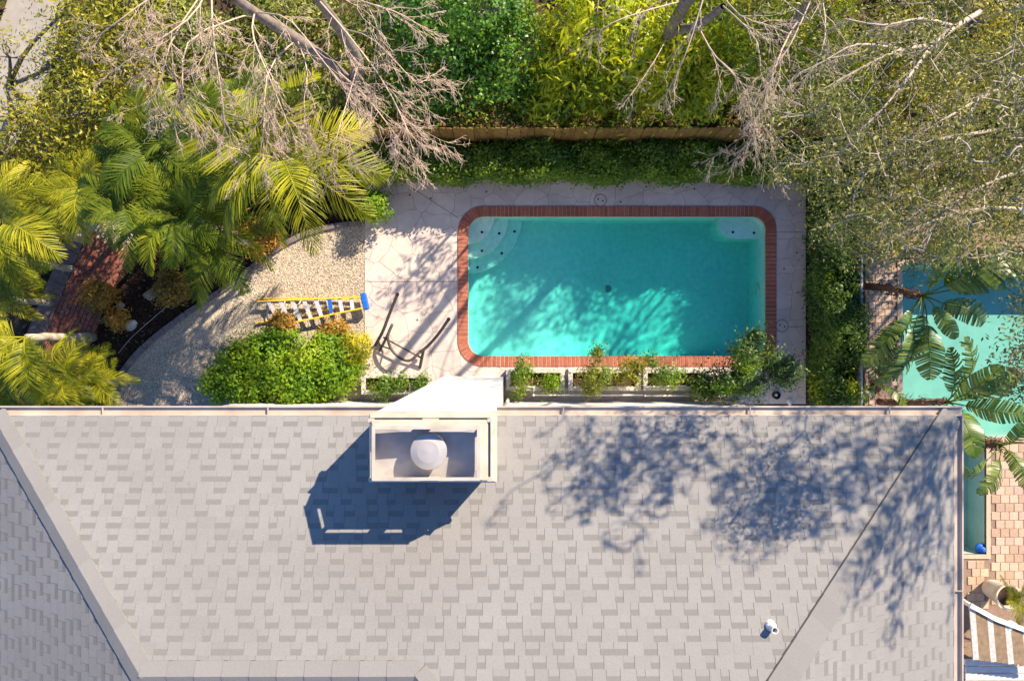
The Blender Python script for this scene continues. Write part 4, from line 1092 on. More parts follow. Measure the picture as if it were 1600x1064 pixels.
# big glossy bush
c = P(447,572,.6)
C, Nn, _ = lobe_points([(P(370,585,.55),(.55,.60,.40),70),(P(415,560,.62),(.55,.55,.42),80),(P(455,590,.66),(.60,.52,.45),90),(P(490,562,.62),(.55,.55,.42),80),(P(525,585,.58),(.50,.55,.42),70),(P(345,600,.40),(.40,.38,.3),40),(P(400,606,.5),(.55,.35,.36),50),(P(470,612,.5),(.6,.3,.36),50),(P(440,535,.45),(.42,.26,.3),34),(P(515,540,.42),(.35,.28,.28),24),(P(545,568,.42),(.30,.42,.3),28),(P(380,548,.36),(.35,.26,.26),24)], 30, .11, rng, shell=.6)
shrub_obj('glossy_bush', 'big glossy bright green bush below the stepladder', (c.x,c.y,0), C, Nn, .085, .05, M['l_bush'], 'bush', stems=[(P(x_,y_).x,P(x_,y_).y,0,.8,.2) for x_,y_ in ((370,580),(420,575),(470,570),(520,575))], seed=5)
for (px,py,z,r,lab,sd) in ((556,545,.5,.34,'yellow-orange croton shrub at the right end of the glossy bush',6),(520,520,.28,.32,'low orange grassy plant between stepladder and glossy bush',7),(438,508,.28,.26,'low orange plant at the foot of the stepladder',8),(270,450,.35,.42,'orange and olive leafy plant at the curved edging',9),(152,462,.35,.36,'orange-brown leafy plant beside the brick path',10),(180,500,.25,.22,'small orange leafy plant by the pale rock',11),(405,372,.45,.45,'yellow-orange shrub under palm fronds by the gravel',12)):
    c = P(px,py,z); C, Nn, _ = lobe_points([(c,(r,r,r*.8),int(90*r/.4))], 20, .07, rng)
    shrub_obj('croton', lab, (c.x,c.y,0), C, Nn, .10, .03, M['l_croton'] if sd != 6 else leafmat('croton_lime', [(0.145,0.193,0.011),(0.348,0.359,0.016),(0.609,0.497,0.021),(0.720,0.414,0.032)],.35), 'shrub', stems=[(c.x,c.y,0,z*1.1,.08)], seed=sd)
# planter shrubs
def bushlet(px,py,z,r,n,lab,mat,sd,L=.075,W=.03,extra=()):
    c = P(px,py,z); lob = [(c,r,n)] + [(P(*e[:3]),e[3],e[4]) for e in extra]
    C, Nn, _ = lobe_points(lob, 34, .085, rng, shell=.3)
    shrub_obj('shrub', lab, (c.x,c.y,.0), C, Nn, L, W, mat, 'shrub', stems=[(c.x,c.y,.3,z+.2,.12)], seed=sd)
bushlet(600,605,.65,(.42,.28,.22),26,'green shrub spilling from the planter left of the chimney',M['l_hedge'],31, extra=((625,598,.6,(.2,.18,.18),10),))
bushlet(660,600,.6,(.16,.18,.18),10,'small sprig at the chimney end of the left planter',M['l_hedge'],32)
bushlet(815,580,.85,(.26,.30,.28),24,'rounded olive shrub right beside the white chimney',M['l_hedge'],33, extra=((812,610,.6,(.2,.2,.2),8),))
bushlet(857,600,.6,(.30,.17,.16),16,'low light green shrub in the planter right of the chimney',M['l_bush'],34)
mo = leafmat('orange_tipped_leaf', [(0.043,0.097,0.013),(0.116,0.193,0.021),(0.290,0.262,0.026),(0.522,0.276,0.042)],.3)
bushlet(935,585,1.0,(.36,.36,.35),40,'tall orange-tipped shrub leaning over the pool coping',mo,35, extra=((938,550,1.2,(.12,.16,.2),8),(925,608,.7,(.22,.2,.25),12)))
bushlet(985,582,.95,(.30,.32,.32),32,'yellow-olive shrub beside the orange-tipped shrub',M['l_olive'],36, extra=((995,565,1.1,(.14,.16,.2),6),))
bushlet(1045,588,.9,(.36,.30,.28),34,'mid green shrub in the planter next to the dark spreading shrub',M['l_hedge'],37, extra=((1018,563,1.1,(.10,.14,.14),6),))
c = P(1155,592,1.0)
C, Nn, K = lobe_points([(P(1150,595,1.1),(.75,.40,.45),70),(P(1168,555,1.4),(.32,.45,.35),32),(P(1215,575,1.2),(.42,.38,.35),34),(P(1180,525,1.5),(.22,.16,.2),9),(P(1105,605,.9),(.45,.25,.3),26),(P(1235,580,1.2),(.25,.2,.2),10)], 42, .11, rng, shell=.25)
shrub_obj('spreading_shrub', 'dark green spreading shrub overhanging the pool corner and planters', (c.x,c.y,0), C, Nn, .085, .035, M['l_dark'], 'shrub', stems=[(c.x,c.y,0,1.4,.35),(c.x-.3,c.y,0,1.1,.3),(c.x+.3,c.y,0,1.2,.3)], seed=38)
bushlet(1140,605,1.4,(.30,.20,.15),9,'light green new growth among the dark spreading shrub',M['l_bush'],39, extra=((1172,572,1.6,(.15,.15,.12),4),))

# ------------------------------------------------------------------ palms
def frond_mesh(name, L, arch, droop, K, leafl, mat, seed, vee=.35):
    rng = np.random.default_rng(seed); n = 14; s = np.linspace(0,1,n)
    rx = L*(s - .12*s**2*droop); rz = L*(arch*np.sin(s*math.pi*.75) - droop*.55*s**2.4); ry = L*.04*np.sin(s*2.5)*rng.normal()
    R = np.stack([rx,ry,rz],1)
    tb = Tubes(); pass
    VV = []; QQ = []; base = 0
    for side in (-1,1):
        t = np.linspace(.10,.995,K)+rng.normal(0,.004,K); t = np.clip(t,.05,1)
        i = np.minimum((t*(n-1)).astype(int), n-2); f = (t*(n-1)-i)[:,None]
        p = R[i]*(1-f)+R[i+1]*f; d = unit(R[i+1]-R[i])
        ll = (leafl*np.clip(np.sin(np.clip(t*.88+.10,0,1)*math.pi)**.55,.22,1)*rng.uniform(.85,1.1,K))[:,None]
        al = (1.20-.75*t+rng.normal(0,.06,K))[:,None]
        sv = np.zeros((K,3)); sv[:,1] = side; sv[:,2] = vee
        dirv = unit(d*np.cos(al)+unit(sv)*np.sin(al))
        w = .0048+.0026*rng.uniform(0,1,(K,1)); wd = unit(np.cross(dirv, np.tile([0,0,1.],(K,1))))*w
        dn = np.array([0,0,-1.])
        p1 = p+dirv*ll*.5+dn*ll*.05*droop; p2 = p1+unit(dirv+dn*.45*droop*rng.uniform(.6,1.5,(K,1)))*ll*.33; p3 = p2+unit(dirv+dn*1.0*droop*rng.uniform(.5,1.4,(K,1)))*ll*.2
        V = np.stack([p-wd*.5,p+wd*.5,p1-wd,p1+wd,p2-wd*.7,p2+wd*.7,p3-wd*.08,p3+wd*.08],1).reshape(-1,3)
        q = (np.array([[0,1,3,2],[2,3,5,4],[4,5,7,6]])[None]+np.arange(K)[:,None,None]*8).reshape(-1,4)
        VV.append(V); QQ.append(q+base); base += len(V)
    # rachis as a thin four-sided strip
    k = len(R); up_ = np.tile([0,0,1.],(k,1)); sd = np.tile([0,1.,0],(k,1)); rad = np.linspace(.011,.003,k)[:,None]
    V = np.stack([R+sd*rad,R+up_*rad,R-sd*rad,R-up_*rad*.5],1).reshape(-1,3); q = []
    for a in range(k-1):
        for c_ in range(4): q.append([a*4+c_,a*4+(c_+1)%4,(a+1)*4+(c_+1)%4,(a+1)*4+c_])
    VV.append(V); QQ.append(np.array(q)+base)
    return mesh_np(name, np.concatenate(VV), quads=np.concatenate(QQ), mats=[mat])
FR = {'g': [frond_mesh('frond', 1.0, a, d, 62, .27, M['l_palm'], 100+i) for i,(a,d) in enumerate(((.30,.55),(.22,.8),(.34,.9),(.25,1.1)))],
      'y': [frond_mesh('frond', 1.0, a, d, 58, .33, M['l_palmy'], 200+i) for i,(a,d) in enumerate(((.30,.6),(.24,.85),(.32,1.0)))]}
def palm(label, px, py, z, nf, flen, kind='g', az=None, tilt=(0,50), seed=0, trunk=.07, group=None, azr=(0,360)):
    rg = random.Random(seed); c = P(px,py,z); t = thing('palm_tree', label, 'palm', (c.x,c.y,0), group)
    b = MB(); k = 9; pts = [(rg.uniform(-.02,.02),rg.uniform(-.02,.02),-.05+(z+.02)*i/(k-1)) for i in range(k)]
    prof = []
    b.tube(pts, [trunk*(1.15-.35*i/(k-1)) for i in range(k)], 10); link('trunk', b.mesh('trunk', M['palmtrunk'], smooth=True), t)
    azs = az or [azr[0]+(azr[1]-azr[0])*(i+rg.uniform(-.3,.3))/nf for i in range(nf)]
    for i,a in enumerate(azs):
        L = flen*rg.uniform(.8,1.12); el = math.radians(rg.uniform(*tilt))
        o = link('frond', rg.choice(FR[kind]), t, (0,0,z-.03+.05*(i%3)))
        o.rotation_euler = (rg.uniform(-.35,.35), -el*.5, math.radians(a)); o.scale = (L,L*rg.uniform(.85,1.1),L)
    return t
palm('yellow-green feather palm beside the arched gate with fronds over the gravel', 440,250,3.0, 0, 1.95, 'y', az=[-8,-38,-68,-100,168,-140,60,120,20,200], seed=1)
palm('dark green feather palm with fronds hanging over the mulch bed', 285,335,2.6, 13, 1.5, 'g', seed=2)
palm('green feather palm leaning its fronds over the curved edging', 345,365,2.2, 0, 1.55, 'g', az=[-60,-85,-110,-30,200,-150,150,100,60,10,235], seed=3)
palm('green feather palm behind the orange-brown plant near brick path', 205,322,2.8, 12, 1.25, 'g', seed=4)
palm('green feather palm under the bare twigs with short fronds', 330,225,2.6, 11, 1.7, 'g', seed=5)
palm('green feather palm next to the olive bushes', 245,235,2.7, 11, 1.6, 'g', seed=6)
palm('yellow-green feather palm arching over the brick path', 5,345,2.6, 0, 1.5, 'y', az=[-30,-50,-75,-5,30,-110,70,150,-140], seed=7)
palm('pale ringed-trunk palm with yellow fronds at the brick path end', 42,527,2.2, 0, 1.45, 'y', az=[-52,-66,-85,-105,-130,165,205,-150], seed=8, trunk=.10)
palm('low bushy green palm against the house eave', 105,592,1.2, 12, 1.1, 'y', seed=9, tilt=(10,70))
palm('low dark green palm in the corner by the eave', 35,612,1.3, 11, 1.3, 'g', seed=10)
palm('small yellow palm between ringed-trunk palm and gravel', 150,598,.9, 11, .95, 'y', seed=11, tilt=(20,70))
palm('dark green palm beside the brick path far end', 22,405,1.9, 10, 1.0, 'g', seed=12)
palm('green feather palm between gate and bare tree', 385,215,2.4, 10, 1.5, 'g', seed=13)
palm('green feather palm near the planting bed centre', 140,292,2.3, 10, 1.25, 'y', seed=14)
palm('golden palm tuft between olive bushes and brick path', 85,325,1.5, 11, 1.1, 'y', seed=15, tilt=(10,60))
palm('golden low palm beside the ringed-trunk palm', 12,468,1.4, 10, 1.05, 'y', seed=16, tilt=(10,60))
# pot plant fronds
pp = thing('potted_palm', 'yellow-green palm seedling growing in the tall cream pot', 'palm', (pot.location.x, pot.location.y, .57))
for i,a in enumerate((-10,20,-50,60,-80,110)):
    o = link('frond', FR['y'][i%3], pp, (0,0,0)); o.rotation_euler = (.2,-.5-.1*(i%3),math.radians(a)); o.scale = (.7,.6,.7)

# ------------------------------------------------------------------ bird-of-paradise plants
def blade_mesh(seed, torn=.5):
    rng = np.random.default_rng(seed); n = 22; s = np.linspace(0,1,n+1)
    R = np.stack([s, .05*np.sin(s*3)*rng.normal(), .16*np.sin(s*2.2)-.48*s**2.2],1); VV=[]; QQ=[]; base=0
    hw_ = .27*np.sin(np.clip(s*.93+.06,0,1)*math.pi)**.6
    for side in (-1,1):
        split = rng.uniform(0,1,n) < torn
        dr = rng.normal(0,.05,n)
        for i in range(n):
            g_ = rng.uniform(.10,.34) if split[i] else 0.0
            a, c_ = R[i], R[i+1]*(1-g_*.3)+R[i]*g_*.3
            fw = .10+.05*rng.uniform()
            def edge(p, h, e): return p+np.array([fw*h/.2*.6, side*h, -h*(.25+abs(dr[i])*3*(1 if split[i] or True else 0))+dr[i]*.5*h/.2])
            ea = edge(a,hw_[i],0); eb = edge(c_,hw_[i+1],1)
            if split[i]: eb = eb*(1-g_)+ea*g_
            ma = a*.5+ea*.5+np.array([0,0,.02]); mb_ = c_*.5+eb*.5+np.array([0,0,.02])
            VV += [a,c_,ma,mb_,ea,eb]; q = [[base,base+1,base+3,base+2],[base+2,base+3,base+5,base+4]]
            if side < 0: q = [w[::-1] for w in q]
            QQ += q; base += 6
    for i in range(n):
        a,c_ = R[i],R[i+1]; r1 = .014*(1-s[i]*.8); r2 = .014*(1-s[i+1]*.8)
        VV += [a+[0,r1,.004],a+[0,0,-r1],a+[0,-r1,.004],c_+[0,r2,.004],c_+[0,0,-r2],c_+[0,-r2,.004]]
        QQ += [[base,base+1,base+4,base+3],[base+1,base+2,base+5,base+4],[base+2,base,base+3,base+5]]; base += 6
    return mesh_np('leaf', np.array(VV), quads=np.array(QQ), mats=[M['l_banana']])
BL = [blade_mesh(i, t) for i,t in ((1,.5),(2,.65),(3,.8),(4,.3))]
def bop(label, base, crown, specs, seed, sheath=None):
    """specs: (tip px, tip py, tip z, leaf length, variant)"""
    rg = random.Random(seed); base = Vector(base); t = thing('broad_leaf_plant', label, 'plant', base); crown = Vector(crown)
    b = MB(); b.tube([tuple(q) for q in bez([base+Vector((0,0,-.05)), base*.6+crown*.4+Vector((0,0,.25)), crown], 12)], [.085-.035*i/11 for i in range(12)], 8); link('stem', b.mesh('stem', M['deadsheath'], base, smooth=True), t)
    # ragged dead sheath fibres
    rng = np.random.default_rng(seed); n = 260; f = rng.uniform(.1,1,n)[:,None]; Bv = np.array(base); Cv = np.array(crown)
    mid = Bv*.6+Cv*.4+np.array([0,0,.25]); c_ = (1-f)**2*Bv+2*f*(1-f)*mid+f**2*Cv + rng.normal(0,.05,(n,3))
    link('dead_sheath', leafmesh('dead_sheath', c_, rng.normal(0,1,(n,3))+[0,0,1], .20, .03, M['deadsheath'], rng, origin=base, along=np.tile(Cv-Bv,(n,1))), t)
    for (px,py,z,L,v) in specs:
        L *= 1.18
        tip = P(px,py,z); d = tip-crown; hl = math.hypot(d.x,d.y); az = math.atan2(d.y,d.x)
        dist = d.length; pet = max(dist-L*.95, .15); st = crown + d*(pet/dist) + Vector((0,0,.10))
        b = MB(); b.tube([tuple(q) for q in bez([crown, crown*.5+st*.5+Vector((0,0,.06)), st], 6)], [.02,.019,.017,.015,.013,.012], 6)
        pe = link('petiole', b.mesh('petiole', M['l_banana'], base, smooth=True), t)
        o = link('leaf', BL[v], t, st-base); o.rotation_euler = (rg.uniform(-.7,.7), -math.asin(max(-.9,min(.9,(tip.z-st.z)/max(L,.1)+.10))), az); o.scale = (L,L*rg.uniform(.85,1.1),L)
    return t
bop('broad-leaved plant with dead brown stem leaning from the fence over aqua pool', P(1352,447,.6), P(1440,462,2.2),
    [(1590,392,3.0,1.25,1),(1500,385,2.9,.9,2),(1600,430,2.8,1.1,2),(1535,505,2.6,.75,2),(1395,600,2.4,1.05,2),(1450,585,2.5,.9,1),(1490,520,2.7,.6,3),(1430,560,2.3,.8,0),(1385,535,2.3,.7,2),(1345,560,2.0,.9,2)], 1)
bop('broad-leaved plant rising from the patio corner by the gutter', P(1375,628,.2), P(1478,628,1.7),
    [(1530,545,2.6,.85,0),(1545,590,2.7,.9,3),(1585,600,2.8,.9,3),(1590,650,2.6,.85,0),(1525,660,2.6,.9,3),(1500,560,2.4,.8,2)], 2)
bop('broad-leaved plant with torn leaves over the narrow pool arm', P(1530,690,.5), P(1560,694,1.6),
    [(1600,690,2.3,.6,3),(1548,765,2.2,.7,1),(1605,740,2.3,.7,0),(1510,745,2.2,.6,2),(1505,665,2.2,.6,2)], 3)
bop('fan of narrow broad-leaved shoots at the foot of the low panel fence', P(1362,612,0), P(1366,598,.7),
    [(1385,545,1.3,.7,2),(1400,575,1.3,.7,2),(1395,610,1.2,.6,2),(1360,560,1.3,.6,2),(1350,620,1.2,.5,0)], 4)

# ------------------------------------------------------------------ bare trees
def branch_px(tb, pts, r0, r1, n=10, sides=6): 
    l = bez([P(*p) for p in pts], n); tb.add(l, np.linspace(r0,r1,n), sides); return l
def bare_tree(name, label, base, main, shoots, seed, mat, twigcount=9, bias=None, ends=None, lev=2, Lf=.5):
    rng = np.random.default_rng(seed); t = thing(name, label, 'tree', base); tb = Tubes()
    for (pts, r0, r1) in main: branch_px(tb, pts, r0, r1, 12, 9)
    link('trunk', tb.mesh('trunk', M['bark'] if mat is not M['oakbark'] else mat, origin=base), t)
    tb = Tubes()
    for (pts, r0, r1, m) in shoots:
        r0 *= .46; l = branch_px(tb, pts, r0, r1*.8, 9, 5); twigs(tb, l, r0, r1*.8, lev, rng, int(twigcount*m), Lf, bias, -.02, ends)
    link('branches', tb.mesh('branches', mat, origin=base), t)
    return t
bare_tree('bare_tree', 'leafless pale-twigged tree arching over palms and gate', P(552,150,0),
  [([(552,150,-.1),(550,142,1.2),(546,134,2.2)],.20,.16), ([(546,134,2.2),(520,105,3.4),(464,62,4.6),(398,20,5.6),(330,-30,6.4)],.14,.06), ([(547,134,2.2),(560,100,3.2),(530,45,4.3),(497,0,5.4),(470,-40,6.2)],.13,.06)],
  [([(330,-30,6.4),(333,55,6.6),(345,140,6.4),(352,205,6.0)],.035,.010,1.2), ([(330,-30,6.4),(300,25,6.7),(230,75,6.8),(170,115,6.6)],.035,.010,1.2),
   ([(398,20,5.6),(395,55,6.1),(420,120,6.2),(450,195,5.9)],.035,.010,1.2), ([(464,62,4.6),(420,110,5.4),(412,200,5.6),(405,250,5.4)],.03,.010,1.1),
   ([(497,0,5.4),(540,50,6.0),(600,130,6.1),(640,210,5.9)],.035,.010,1.2), ([(470,-40,6.2),(560,0,6.6),(620,20,6.7),(655,40,6.6)],.03,.010,1.0),
   ([(520,105,3.4),(570,150,4.4),(610,200,4.8),(640,240,4.7)],.03,.008,1.0), ([(330,-30,6.4),(270,60,6.7),(250,130,6.6),(225,175,6.4)],.03,.008,1.0),
   ([(398,20,5.6),(300,60,6.4),(285,130,6.5),(290,190,6.2)],.03,.008,1.0), ([(560,100,3.2),(545,150,4.4),(530,200,4.9),(520,240,4.8)],.025,.008,1.0),
   ([(530,45,4.3),(580,60,5.2),(640,120,5.6),(660,130,5.5)],.025,.008,1.0), ([(398,20,5.6),(450,30,6.3),(500,90,6.4),(540,140,6.1)],.03,.008,1.0),
   ([(330,-30,6.4),(250,-10,6.9),(190,30,7.0),(150,60,6.8)],.03,.008,1.0),([(464,62,4.6),(480,110,5.3),(475,160,5.4),(480,210,5.2)],.025,.008,1.0)],
  3, M['barepale'], 13, np.array([-.02,-.16,-.02]))
bare_tree('bare_tree', 'leafless grey tree behind the fence among yellow-green trees', P(1033,92,0),
  [([(1033,92,-.1),(1034,88,1.5),(1048,48,3.0),(1075,0,4.8),(1110,-40,6.2)],.17,.08), ([(1048,48,3.0),(1090,40,4.2),(1130,10,5.4)],.09,.05), ([(1245,70,0),(1225,60,2.2),(1255,20,4.2),(1280,-30,6)],.15,.07)],
  [([(1090,40,4.2),(1115,85,5.0),(1150,120,5.3),(1178,165,5.1)],.035,.010,1.1), ([(1255,20,4.2),(1225,70,5.4),(1200,140,5.7),(1170,230,5.4)],.04,.010,1.3),
   ([(1280,-30,6),(1240,60,6.4),(1205,120,6.3),(1185,190,6.0)],.03,.008,1.2), ([(1110,-40,6.2),(1080,60,6.3),(1060,110,6.1),(1040,150,5.8)],.03,.008,.9),
   ([(1075,0,4.8),(1000,20,5.6),(950,40,5.7),(930,60,5.5)],.03,.008,.9), ([(1110,-40,6.2),(1150,20,6.5),(1200,40,6.5),(1250,60,6.3)],.03,.008,1.0),
   ([(1280,-30,6),(1290,50,6.4),(1270,110,6.3),(1240,150,6.0)],.03,.008,1.0), ([(1048,48,3.0),(1020,100,4.0),(985,150,4.2)],.022,.008,.8), ([(1130,10,5.4),(1180,60,6.0),(1190,120,6.0),(1210,170,5.8)],.03,.008,1.0)],
  5, M['bark'] if False else surf('greytan_bark',(.52,.41,.32),(.36,.275,.21),9,.9), 11, np.array([-.03,-.14,-.02]))

# ------------------------------------------------------------------ leafy trees beyond the fence and at the left
GB = 'trees behind the cedar fence'
def LB(px, py, z, rx, ry, rz, n): return (P(px,py,z),(rx,ry,rz),n)
leafy_tree('broadleaf_tree', 'dense glossy green tree just behind the cedar fence', P(720,150,0), [LB(660,140,1.5,.75,.6,.6,60),LB(735,140,1.5,.85,.6,.6,70),LB(700,75,2.1,.95,.8,.65,80),LB(785,80,2.1,.85,.8,.65,70),LB(640,60,2.0,.8,.8,.6,55),LB(760,15,2.7,.9,.7,.7,55),LB(805,150,1.4,.6,.5,.5,34),LB(680,5,2.7,.9,.7,.7,50)], M['l_ficus'], M['bark'], .085, .055, 40, .15, GB, seed=41)
leafy_tree('broadleaf_tree', 'yellow-green long-leaved tree overhanging the fence middle', P(940,140,0), [LB(885,130,1.6,.8,.6,.5,60),LB(955,140,1.6,.85,.55,.5,55),LB(900,60,2.3,.9,.8,.6,60),LB(980,75,2.2,.9,.8,.6,60),LB(850,165,1.5,.5,.35,.4,28),LB(940,5,2.9,.95,.7,.6,50),LB(930,45,3.9,.8,.8,.45,8),LB(1000,30,4.3,.8,.7,.5,8)], M['l_lime'], M['bark'], .19, .05, 22, .19, GB, seed=42, droop=.25, jitter=.45)
leafy_tree('broadleaf_tree', 'bright lime tree around the grey leafless trunk', P(1075,130,0), [LB(1040,125,1.9,.75,.7,.6,52),LB(1095,150,1.8,.7,.5,.5,44),LB(1070,60,2.5,.9,.8,.6,56),LB(1130,100,2.2,.8,.8,.6,50),LB(1130,25,2.9,.8,.7,.7,44)], M['l_lime'], M['bark'], .15, .045, 24, .18, GB, seed=43, droop=.2)
leafy_tree('broadleaf_tree', 'low yellow-green tree behind the right part of the fence', P(1230,130,0), [LB(1190,140,2.0,.75,.6,.6,46),LB(1250,120,2.2,.9,.7,.6,46),LB(1310,100,2.2,.8,.7,.6,40),LB(1200,55,2.6,.9,.8,.7,40),LB(1290,35,2.6,.9,.8,.7,36),LB(1330,150,1.8,.5,.5,.5,20)], M['l_lime'], M['bark'], .11, .04, 24, .17, GB, seed=44)
leafy_tree('broadleaf_tree', 'olive-green bushy tree beside the pale driveway', P(110,200,0), [LB(60,215,2.2,.9,.8,.7,60),LB(130,175,2.4,.9,.9,.7,60),LB(150,60,2.6,.9,.9,.7,46),LB(80,290,1.9,.9,.7,.6,50),LB(30,290,1.7,.7,.7,.6,40),LB(190,110,2.4,.8,.9,.7,50),LB(200,10,2.7,.9,.8,.7,46),LB(160,255,1.9,.8,.7,.6,44)], M['l_olive'], M['bark'], .12, .04, 24, .19, 'olive bushes along the driveway', seed=45)
leafy_tree('broadleaf_tree', 'yellowish bushy tree at the driveway edge', P(30,150,0), [LB(15,90,2.0,.5,.6,.5,12),LB(90,90,2.2,.6,.6,.6,16),LB(30,185,2.0,.7,.5,.5,20),LB(100,20,2.3,.6,.6,.6,16),LB(5,240,1.9,.7,.7,.6,36)], M['l_olive'], M['bark'], .11, .035, 18, .20, 'olive bushes along the driveway', seed=46)
leafy_tree('understorey_tree', 'green understorey tree beneath the bare twigs', P(400,130,0), [LB(300,70,1.7,1.0,.9,.6,56),LB(420,110,1.6,1.0,.9,.6,60),LB(520,160,1.4,.8,.6,.5,44),LB(560,90,1.8,.9,.9,.6,54),LB(450,20,2.0,1.1,.9,.6,54),LB(590,170,1.4,.5,.45,.5,28),LB(350,180,1.5,.9,.7,.5,42),LB(600,20,2.1,.8,.8,.6,40),LB(240,30,1.9,.9,.9,.6,44)], leafmat('mixed_olive_leaf', [(0.043,0.083,0.013),(0.109,0.166,0.021),(0.232,0.262,0.037),(0.435,0.386,0.063)],.32), M['bark'], .10, .045, 26, .18, seed=47)
leafy_tree('understorey_tree', 'patchy green shrubby tree under the grey oak', P(1400,150,0), [LB(1390,130,1.6,.8,.8,.6,38),LB(1460,180,1.4,.8,.8,.6,34),LB(1420,60,1.8,.9,.8,.6,34),LB(1560,110,1.5,.8,.9,.6,30),LB(1520,30,1.7,.9,.7,.6,28),LB(1330,215,1.2,.5,.4,.5,18),LB(1400,230,1.2,.6,.5,.5,24),LB(1500,260,1.1,.7,.6,.5,26),LB(1440,320,1.0,.5,.5,.5,18),LB(1560,330,1.2,.7,.5,.5,26),LB(1390,370,1.4,.5,.45,.5,20),LB(1480,370,1.5,.6,.4,.5,22)], M['l_olive'], M['bark'], .12, .045, 24, .18, seed=48)

# low greenery carpeting the ground beyond the fence
grng = np.random.default_rng(91); n_ = 60000
x = grng.uniform(-15, 16, n_); y = grng.uniform(FY+.25, 11.5, n_)
k = (np.sin(x*1.7+1)*np.cos(y*1.9)+.5*np.sin(x*4.1+y*3.3) > -.55) & ~inside([(p[0]+.1,p[1]) for p in dv], x, y); x = x[k]; y = y[k]
zz_ = .05+.45*grng.uniform(0,1,len(x))**1.5*(1+.6*np.sin(x*2.3)*np.sin(y*2.9))
link('ground_cover', leafmesh('ground_cover', np.stack([x,y,zz_],1), np.tile([0,0,1.],(len(x),1)), .15, .05, leafmat('ground_cover_leaf', [(0.058,0.083,0.013),(0.131,0.166,0.019),(0.261,0.262,0.032),(0.435,0.331,0.053)],.3), grng, jitter=.7, droop=.1),
     label='low mixed green undergrowth carpeting the ground beyond the fence', cat='undergrowth', kind='stuff')

# ------------------------------------------------------------------ tall oak at the upper right: crown reaches over the roof's sun side
def roof_shadow_src(px, py, Lh):
    D = max((CAMH-ZE+PITCH*.99)/(1+PITCH*(py-532)/FPX), (CAMH-ZE-pr*XR)/(1-pr*(px-800)/FPX))   # front or right slope, whichever is seen
    X = (px-800)*D/FPX; Y = -(py-532)*D/FPX; Z = CAMH-D
    return np.array([X+SUN_H[0]*Lh, Y+SUN_H[1]*Lh, Z+TAN_EL*Lh])
orng = np.random.default_rng(77)
clumps = []   # (centre, radius, leaves)
for (px,py,r,Lh,nl) in ((905,660,.20,4.9,70),(950,680,.22,4.8,80),(985,665,.2,4.6,80),(1010,690,.2,4.7,80),(1050,668,.26,4.5,150),(1090,680,.22,4.5,130),(1100,660,.2,4.4,130),(1060,700,.2,4.6,100),(1030,725,.2,4.7,90),(1015,745,.18,4.8,80),(970,700,.22,4.9,60),(920,720,.2,5.0,50),(960,760,.2,5.0,60),(990,780,.16,5.0,50),(1000,760,.16,5.1,50),(975,800,.16,5.2,40),(968,845,.14,5.2,45),(972,865,.12,5.3,40),(840,740,.2,5.3,24),(800,800,.18,5.4,20),(870,800,.2,5.3,22),(890,690,.2,5.0,40),(930,790,.2,5.2,30),(1130,720,.2,4.8,40)):
    clumps.append((roof_shadow_src(px,py,Lh), r, nl))
for k in range(52):
    px = orng.uniform(1130,1500); py = 652+abs(orng.normal(0,1))*110
    if px < 1230: py = orng.uniform(730,840)
    clumps.append((roof_shadow_src(px,py,orng.uniform(5.0,6.2)), .16, int(orng.uniform(40,100))))
for k in range(26):
    f = orng.uniform(0,1); px = 1480-f*110+orng.normal(0,22); py = 700+f*230+orng.normal(0,30)
    clumps.append((roof_shadow_src(px,py,orng.uniform(5.0,6.2)), .2, int(orng.uniform(30,80))))
# leafy sprays whose shade falls in streaks down the roof
for k in range(34):
    px = orng.uniform(1130,1500); py = orng.uniform(652,770); Lh = orng.uniform(4.9,6.0); n_s = int(orng.uniform(6,17 if px > 1380 else 8)); sl = orng.normal(-.30,.16)
    for j in range(n_s):
        clumps.append((roof_shadow_src(px+sl*17*j+orng.normal(0,4), py+17*j, Lh), .085, 46))
for k in range(20):
    px = orng.uniform(880,1110); py = orng.uniform(652,720); Lh = orng.uniform(4.5,5.2); n_s = int(orng.uniform(4,9)); sl = orng.normal(-.35,.25)
    for j in range(n_s):
        clumps.append((roof_shadow_src(px+sl*16*j+orng.normal(0,4), py+16*j, Lh), .085, 40))
ros = []
for (c_, r, nl) in clumps:                       # each spray is a handful of small leaf rosettes with gaps between
    for q in range(max(2, int(nl/(9 if r > .1 else 16)))): ros.append((c_+orng.normal(0,1,3)*r*1.05*np.array([1,1,.8]), orng.uniform(.028,.05), 4))
clumps = ros
# crown seen in the picture, upper right
for k in range(400):
    px = orng.uniform(1190,1640); py = orng.uniform(-20,425); z = orng.uniform(6.2,9.4)
    if py > 200+ (px-1190)*.0+210*(1) : continue
    if px < 1290 and py > 300: continue
    if (px < 1250 or py < 60) and orng.random() < .55: continue
    if px < 1420 and py < 150 and orng.random() < .7: continue
    if math.sin(px*.031+1)*math.sin(py*.037+.5) > .80: continue
    clumps.append((np.array(P(px,py,z)), orng.uniform(.09,.19), int(orng.uniform(18,60))))
for k in range(14): clumps.append((np.array(P(orng.uniform(1585,1640),orng.uniform(430,615),orng.uniform(9.0,9.8))), .14, 40))
OB = P(1560,170,0); OB = Vector((OB.x+.4, OB.y, 0))
oak = thing('oak_tree', 'tall grey-barked oak with sparse grey-olive leaves over the patio', 'tree', OB)
C = []; Nn = []
for (c_,r,nl) in clumps:
    nl = int(nl*3.0); o_ = orng.normal(0,1,(nl,3))*r*np.array([1,1,.7]); C.append(c_+o_); Nn.append(o_/r*.5+np.array([0,0,.6]))
C = np.concatenate(C); Nn = np.concatenate(Nn)
link('crown', leafmesh('crown', C, Nn, .056, .019, M['l_oak'], orng, origin=OB, droop=.1, jitter=.8), oak)
tb = Tubes(); OBv = np.array(OB)
